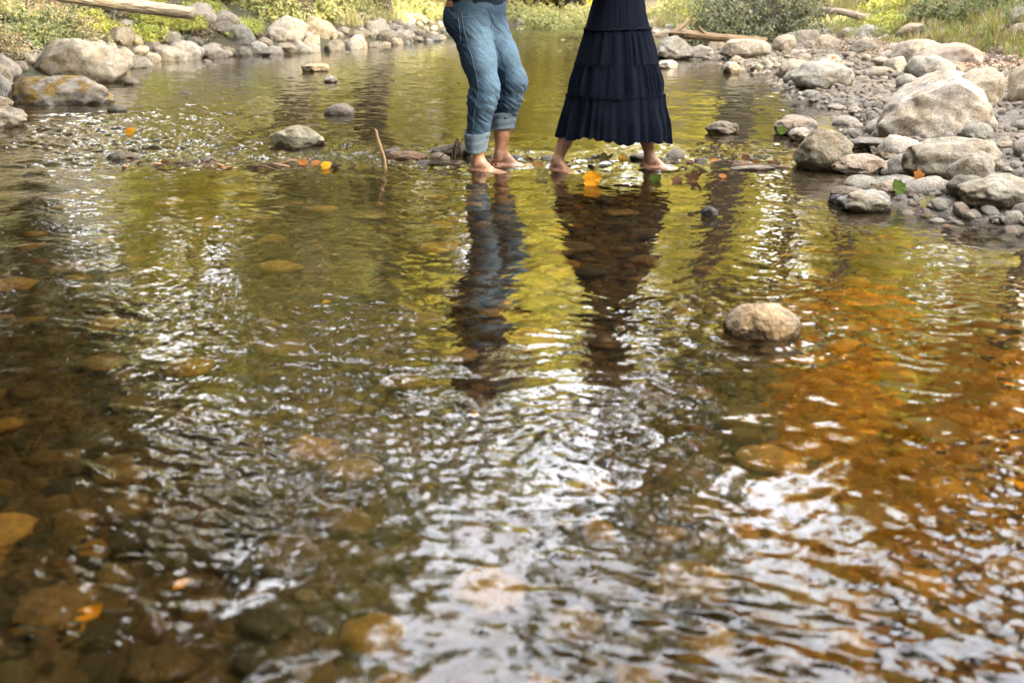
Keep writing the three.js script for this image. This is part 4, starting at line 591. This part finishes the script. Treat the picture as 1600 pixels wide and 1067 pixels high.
  function skirt(name, y1, y0, seed, n, amp, ruffle, scallop, lab) {
    const NS = 420, NR = Math.max(10, Math.round((y1 - y0) / 0.009)), pos = [], uv = [], idx = [];
    for (let j = 0; j <= NR; j++) for (let s = 0; s <= NS; s++) {
      const t = j / NR, th = s / NS * Math.PI * 2, ct = Math.cos(th), st = Math.sin(th); let y = lerp(y1, y0, t);
      const fold = pleat(th, seed, n) * amp * (scallop ? 0.3 + 0.7 * t : 0.3 + 0.7 * Math.sin(Math.PI * Math.min(1, t * 0.97))) + 0.02 * n3(ct * 1.5, y * 5, st * 1.5 + seed), gather = ruffle * Math.sin(th * 95 + 2 * Math.sin(th * 9)) * Math.exp(-t * 9) * 0.004, pad = t < 0.06 ? 0.006 * ruffle * (1 - t / 0.06) : 0;
      let r = hw(y) * (1 + fold) + gather + pad + 0.0035 * t;
      if (scallop) y -= t * t * (0.018 * Math.sin(th * 1 + 2.2) + 0.006 * Math.sin(th * 5) + 0.012 * n3(ct * 2, 1, st * 2)) + (t > 0.94 ? (t - 0.94) / 0.06 * 0.017 * Math.pow(Math.abs(Math.sin(th * 17)), 0.6) : 0);
      pos.push(C.x + ct * r, y, C.z + st * r * 0.8); uv.push(th / 6.2832 * 12, y * 6);
    }
    for (let j = 0; j < NR; j++) for (let s = 0; s < NS; s++) { const k = j * (NS + 1) + s; idx.push(k, k + 1, k + NS + 1, k + 1, k + NS + 2, k + NS + 1); }
    const g = new THREE.BufferGeometry(); g.setAttribute('position', new THREE.Float32BufferAttribute(pos, 3)); g.setAttribute('uv', new THREE.Float32BufferAttribute(uv, 2)); g.setIndex(idx); g.computeVertexNormals(); const m = part(name, g, navy, P); if (lab) m.userData.label = lab; return m;
  }
  skirt('skirt_yoke', 1.12, 0.855, 1.1, 14, 0.012, 0, false);
  skirt('skirt_tier', 0.87, 0.648, 2.3, 17, 0.06, 1, false);
  skirt('skirt_tier', 0.662, 0.458, 3.9, 16, 0.085, 1, false);
  skirt('skirt_tier', 0.472, 0.2, 5.2, 15, 0.1, 1, true, 'lowest skirt tier with a scalloped lace hem');
  { const pts = []; for (let i = 0; i <= 130; i++) { const th = i / 130 * 6.2832, r = hw(0.864) * (1.012 + 0.01 * Math.sin(th * 40)); pts.push([C.x + Math.cos(th) * r, 0.862 + 0.004 * Math.sin(th * 33) + 0.004 * Math.sin(th * 2), C.z + Math.sin(th) * r * 0.8, 0.0075 + 0.002 * Math.sin(th * 47)]); } part('waist_ruffle', tube(pts, 6), navy, P); }
  const bc = [cp(V(0.65, 1.07, -6.47), 0.125, chest, 0.128), cp(chest.clone().addScaledVector(S, 0.05), 0.112, chest.clone().addScaledVector(S, -0.05), 0.112), cp(chest, 0.118, neck.clone().add(V(0, -0.08, 0)), 0.085), cp(shR, 0.055, shL, 0.055), cp(shR, 0.056, mid(shR, elR, 0.55), 0.056), cp(shL, 0.056, mid(shL, elL, 0.55), 0.056)], bf = capsField(bc, 0.04);
  part('bodice', clothUV(nets([0.35, 1.04, -6.85], [1.0, 1.46, -6.1], 0.009, (x, y, z) => Math.max(bf(x, y, z) + 0.004 * n3(x * 14, y * 18, z * 14), 1.06 - y, -Math.max(Math.hypot(x - neck.x, z - neck.z) - 0.085, 1.32 - y))), 6), navy, P);
  top(P, 'person', 'barefoot person in a long tiered navy lace dress striding through the riffle', 'person');
}
// ---------------------------------------------------------------- fallen leaves and twigs
function leafGeo(seed, lobed, curl) { // a heart or lobed leaf, unit length, lying in xz
  const r = rng(seed), N = 28, pos = [0, 0, 0], idx = [], uv = [0.5, 0.5];
  for (let i = 0; i < N; i++) { const a = i / N * 6.2832; let q = lobed ? 0.34 + 0.2 * Math.abs(Math.cos(a * 2.5)) : 0.46 * (1 - 0.18 * Math.cos(a)) - 0.1 * Math.exp(-Math.pow(a - Math.PI, 2) * 6); if (Math.abs(Math.sin(a / 2)) < 0.2) q += 0.09; q *= 0.93 + 0.12 * r(); pos.push(Math.cos(a) * q, 0, Math.sin(a) * q * 0.85); uv.push(0.5 + Math.cos(a) * q, 0.5 + Math.sin(a) * q); }
  for (let i = 0; i < N; i++) idx.push(0, 1 + (i + 1) % N, 1 + i);
  const g0 = new THREE.BufferGeometry(); g0.setAttribute('position', new THREE.Float32BufferAttribute(pos, 3)); g0.setAttribute('uv', new THREE.Float32BufferAttribute(uv, 2)); g0.setIndex(idx);
  const p = g0.attributes.position; for (let i = 0; i < p.count; i++) { const x = p.getX(i), z = p.getZ(i); p.setY(i, curl * (x * x * 0.9 + z * z * 0.5) + 0.06 * n2(x * 3 + seed, z * 3) + 0.1 * Math.abs(z)); } g0.computeVertexNormals(); return g0;
}
const leafSpot = dataTex(128, (() => { const a = tile((u, v) => fbm2(u * 6, v * 6, 4)); return (u, v) => { const s = a(u, v) > 0.36 ? 0.35 : 1, q = 0.85 + 0.2 * a(v, u), vein = Math.abs(v - 0.5) < 0.012 ? 0.75 : 1; return [q * s * vein, q * s * vein * (0.95 + 0.1 * a(v, u)), q * s * vein]; }; })(), true);
const leafC = (r, g, b) => mat(rgb(r, g, b), 0.95, { specularIntensity: 0.3, map: leafSpot, transmission: 0.25, thickness: 0, side: THREE.DoubleSide });
const LM = { orange: leafC(0.72, 0.34, 0.01), yellow: leafC(0.75, 0.42, 0.02), olive: leafC(0.11, 0.10, 0.015), green: leafC(0.07, 0.12, 0.01), brown: leafC(0.10, 0.045, 0.012), rust: leafC(0.32, 0.13, 0.015), pale: leafC(0.25, 0.24, 0.09) };
const LG = [leafGeo(1, false, 0.3), leafGeo(2, false, -0.3), leafGeo(3, true, 0.5), leafGeo(4, true, -0.4)];
function fallen(label, c, x, y, z, s, rx, ry, rz, gi = 0, group) { const o = new THREE.Group(); part('blade', LG[gi], LM[c], o); part('stalk', tube([[-0.4, 0.03, 0, 0.018], [-0.62, 0.06, 0.03, 0.014], [-0.85, 0.04, 0.1, 0.012]], 5), LM.brown, o); o.position.set(x, y, z); o.rotation.set(rx, ry, rz); o.scale.setScalar(s); return top(o, 'fallen_leaf', label, 'leaf', group); }
fallen('bright orange leaf standing upright in the water below the dress', 'orange', 0.475, 0.035, -5.86, 0.12, 1.25, 0.2, 0.1, 0);
fallen('bright yellow leaf on the riffle edge between wedge rock and twig', 'yellow', -1.2, 0.025, -6.45, 0.075, 1.0, 0.4, 0, 1);
fallen('olive leaf on the riffle edge beside the bright yellow leaf', 'olive', -1.07, 0.015, -6.42, 0.09, 0.4, 1.0, 0.1, 2);
fallen('dark olive curled leaf on the riffle edge beside the upright twig', 'olive', -0.97, 0.02, -6.4, 0.09, 0.7, 2.0, 0.2, 3);
fallen('olive leaf between the bare feet under the dress', 'olive', 0.62, 0.025, -6.75, 0.1, 0.6, 0.2, 0, 2);
fallen('small yellow leaf between the bare feet under the dress', 'yellow', 0.74, 0.025, -6.72, 0.07, 0.9, 1.2, 0, 1);
fallen('green leaf in the water beside the jeans wearer\'s toes', 'olive', 0.18, 0.012, -6.1, 0.1, 0.5, 0.8, 0, 2);
fallen('green leaf in the water below the leading bare foot', 'green', 0.87, 0.012, -6.0, 0.08, 0.9, 0.5, 0.3, 0);
fallen('brown curled leaf just beyond the leading bare foot', 'brown', 0.99, 0.015, -5.95, 0.09, 0.3, 1.5, 0.2, 3);
fallen('dark brown folded leaf floating beyond the leading bare foot', 'brown', 1.1, 0.02, -6.02, 0.1, 0.7, 0.1, 0.4, 2);
fallen('rust leaf floating beside the dark folded leaf', 'rust', 1.29, 0.015, -6.1, 0.06, 0.4, 2.1, 0, 1);
fallen('green leaf standing among the stones of the spit', 'green', 2.06, 0.09, -5.28, 0.11, 1.1, 0.3, -0.4, 0);
fallen('pale green leaf lying at the near edge of the spit', 'pale', 2.13, 0.05, -5.05, 0.1, 0.8, 0.6, 0.1, 0);
fallen('orange leaf lying on the flat dark slab', 'rust', 2.72, 0.075, -7.3, 0.07, 0.5, 0.4, 0, 3);
fallen('rust leaf caught against the long cracked rock', 'rust', 2.25, 0.12, -5.5, 0.07, 0.7, 1.3, 0.2, 3);
fallen('small green leaf stuck to the smooth pinkish stone', 'green', 2.14, 0.06, -8.0, 0.09, 1.0, 0.5, 0, 0);
fallen('orange leaf floating in the rapids under the brushy bank', 'orange', -3.1, 0.03, -8.2, 0.09, 0.8, 0.5, 0, 1);
fallen('rusty leaf clump at the edge of the rapids', 'rust', -3.9, 0.03, -7.45, 0.14, 0.5, 0.5, 0.2, 2);
fallen('large curled amber leaf on the stream bed under the near water', 'orange', -0.79, -0.11, -1.6, 0.05, 0.5, 1.0, 0.2, 2);
fallen('small torn amber leaf on the stream bed beside the large curled one', 'orange', -0.66, -0.13, -1.72, 0.034, 0.3, 0.3, 0.1, 3);
{ const r = rng(606); for (let i = 0; i < 20; i++) { const z = -1.3 - 2.6 * r(), x = (r() * 2 - 1) * (0.3 + 0.5 * -z); fallen('sunken yellow brown leaf on the stream bed', ['yellow', 'orange', 'brown', 'olive', 'rust'][(r() * 5) | 0], x, ground(x, z) + 0.05, z, 0.022 + 0.025 * r(), (r() - 0.5) * 0.5, r() * 6, (r() - 0.5) * 0.5, (r() * 4) | 0, 'leaves sunk on the stream bed'); } }
{ const r = rng(607); for (let i = 0; i < 24; i++) { const z = -6.9 - 9 * r(), x = edgeR(z) + 0.1 + 3 * r(); fallen('dry brown leaf lying among the cobbles of the stony bar', ['brown', 'rust', 'brown'][(r() * 3) | 0], x, ground(x, z) + 0.09, z, 0.06 + 0.05 * r(), (r() - 0.5) * 0.8, r() * 6, (r() - 0.5) * 0.8, (r() * 4) | 0, 'dry leaves on the stony bar'); } }
const twigMat = wood(0.30, 0.2, 0.12), twigDark = wood(0.1, 0.06, 0.035);
const twig = (label, pts, m = twigMat) => top(new THREE.Mesh(tube(pts, 7), m), 'twig', label, 'twig');
twig('pale twig standing upright out of the riffle', [[-0.82, -0.1, -6.5, 0.012], [-0.83, 0.06, -6.5, 0.012], [-0.855, 0.15, -6.5, 0.011], [-0.87, 0.2, -6.5, 0.01], [-0.875, 0.235, -6.5, 0.011], [-0.885, 0.245, -6.5, 0.007]]);
twig('thin straight twig slanting out of the riffle beside the jeans', [[-0.55, -0.02, -6.7, 0.004], [-0.42, 0.09, -6.68, 0.003], [-0.33, 0.14, -6.66, 0.002]], twigDark);
twig('short brown forked stick in the riffle beside the jeans cuff', [[-0.4, -0.05, -6.8, 0.014], [-0.39, 0.08, -6.8, 0.016], [-0.37, 0.15, -6.8, 0.012], [-0.35, 0.08, -6.8, 0.012], [-0.34, 0.04, -6.8, 0.008]]);
twig('dark waterlogged stick lying along the riffle edge', [[-0.66, 0.0, -6.62, 0.02], [-0.5, 0.012, -6.6, 0.018], [-0.35, 0.0, -6.55, 0.015]], twigDark);
twig('dark stick floating beyond the leading bare foot', [[1.45, 0.005, -6.55, 0.018], [1.6, 0.012, -6.5, 0.02], [1.8, 0.0, -6.45, 0.015]], twigDark);
twig('brown stick lying against the stones of the spit', [[2.05, 0.03, -5.45, 0.012], [2.3, 0.09, -5.35, 0.01], [2.46, 0.12, -5.25, 0.008]], twigDark);
{ // debris caught along the riffle's edge
  const r = rng(808);
  for (let i = 0; i < 16; i++) { let x = -2.6 + 4.2 * r(); if (x > -0.6 && x < 1.15) x -= 2; const z = -6.42 - 0.35 * r() + 0.1 * n2(x * 0.9, 1), a = r() * 0.9 - 0.45, l = 0.06 + 0.16 * r(), k = 0.004 + 0.007 * r(); const t = twig('dark waterlogged stick in the debris along the riffle', [[x, 0.002, z, k], [x + Math.cos(a) * l * 0.5, 0.012 + 0.02 * r(), z + Math.sin(a) * l * 0.5, k], [x + Math.cos(a) * l, 0.0, z + Math.sin(a) * l, k * 0.6]], r() < 0.5 ? twigDark : twigMat); t.userData.group = 'sticks along the riffle'; }
  for (let i = 0; i < 34; i++) { const x = -2.8 + 4.6 * r(), z = -6.4 - 0.5 * r(); fallen('dark sodden leaf in the debris along the riffle', ['brown', 'brown', 'olive', 'rust'][(r() * 4) | 0], x, 0.012, z, 0.05 + 0.04 * r(), (r() - 0.5) * 0.9, r() * 6, (r() - 0.5) * 0.9, (r() * 4) | 0, 'sodden leaves along the riffle'); }
}
renderer.render(scene, camera);
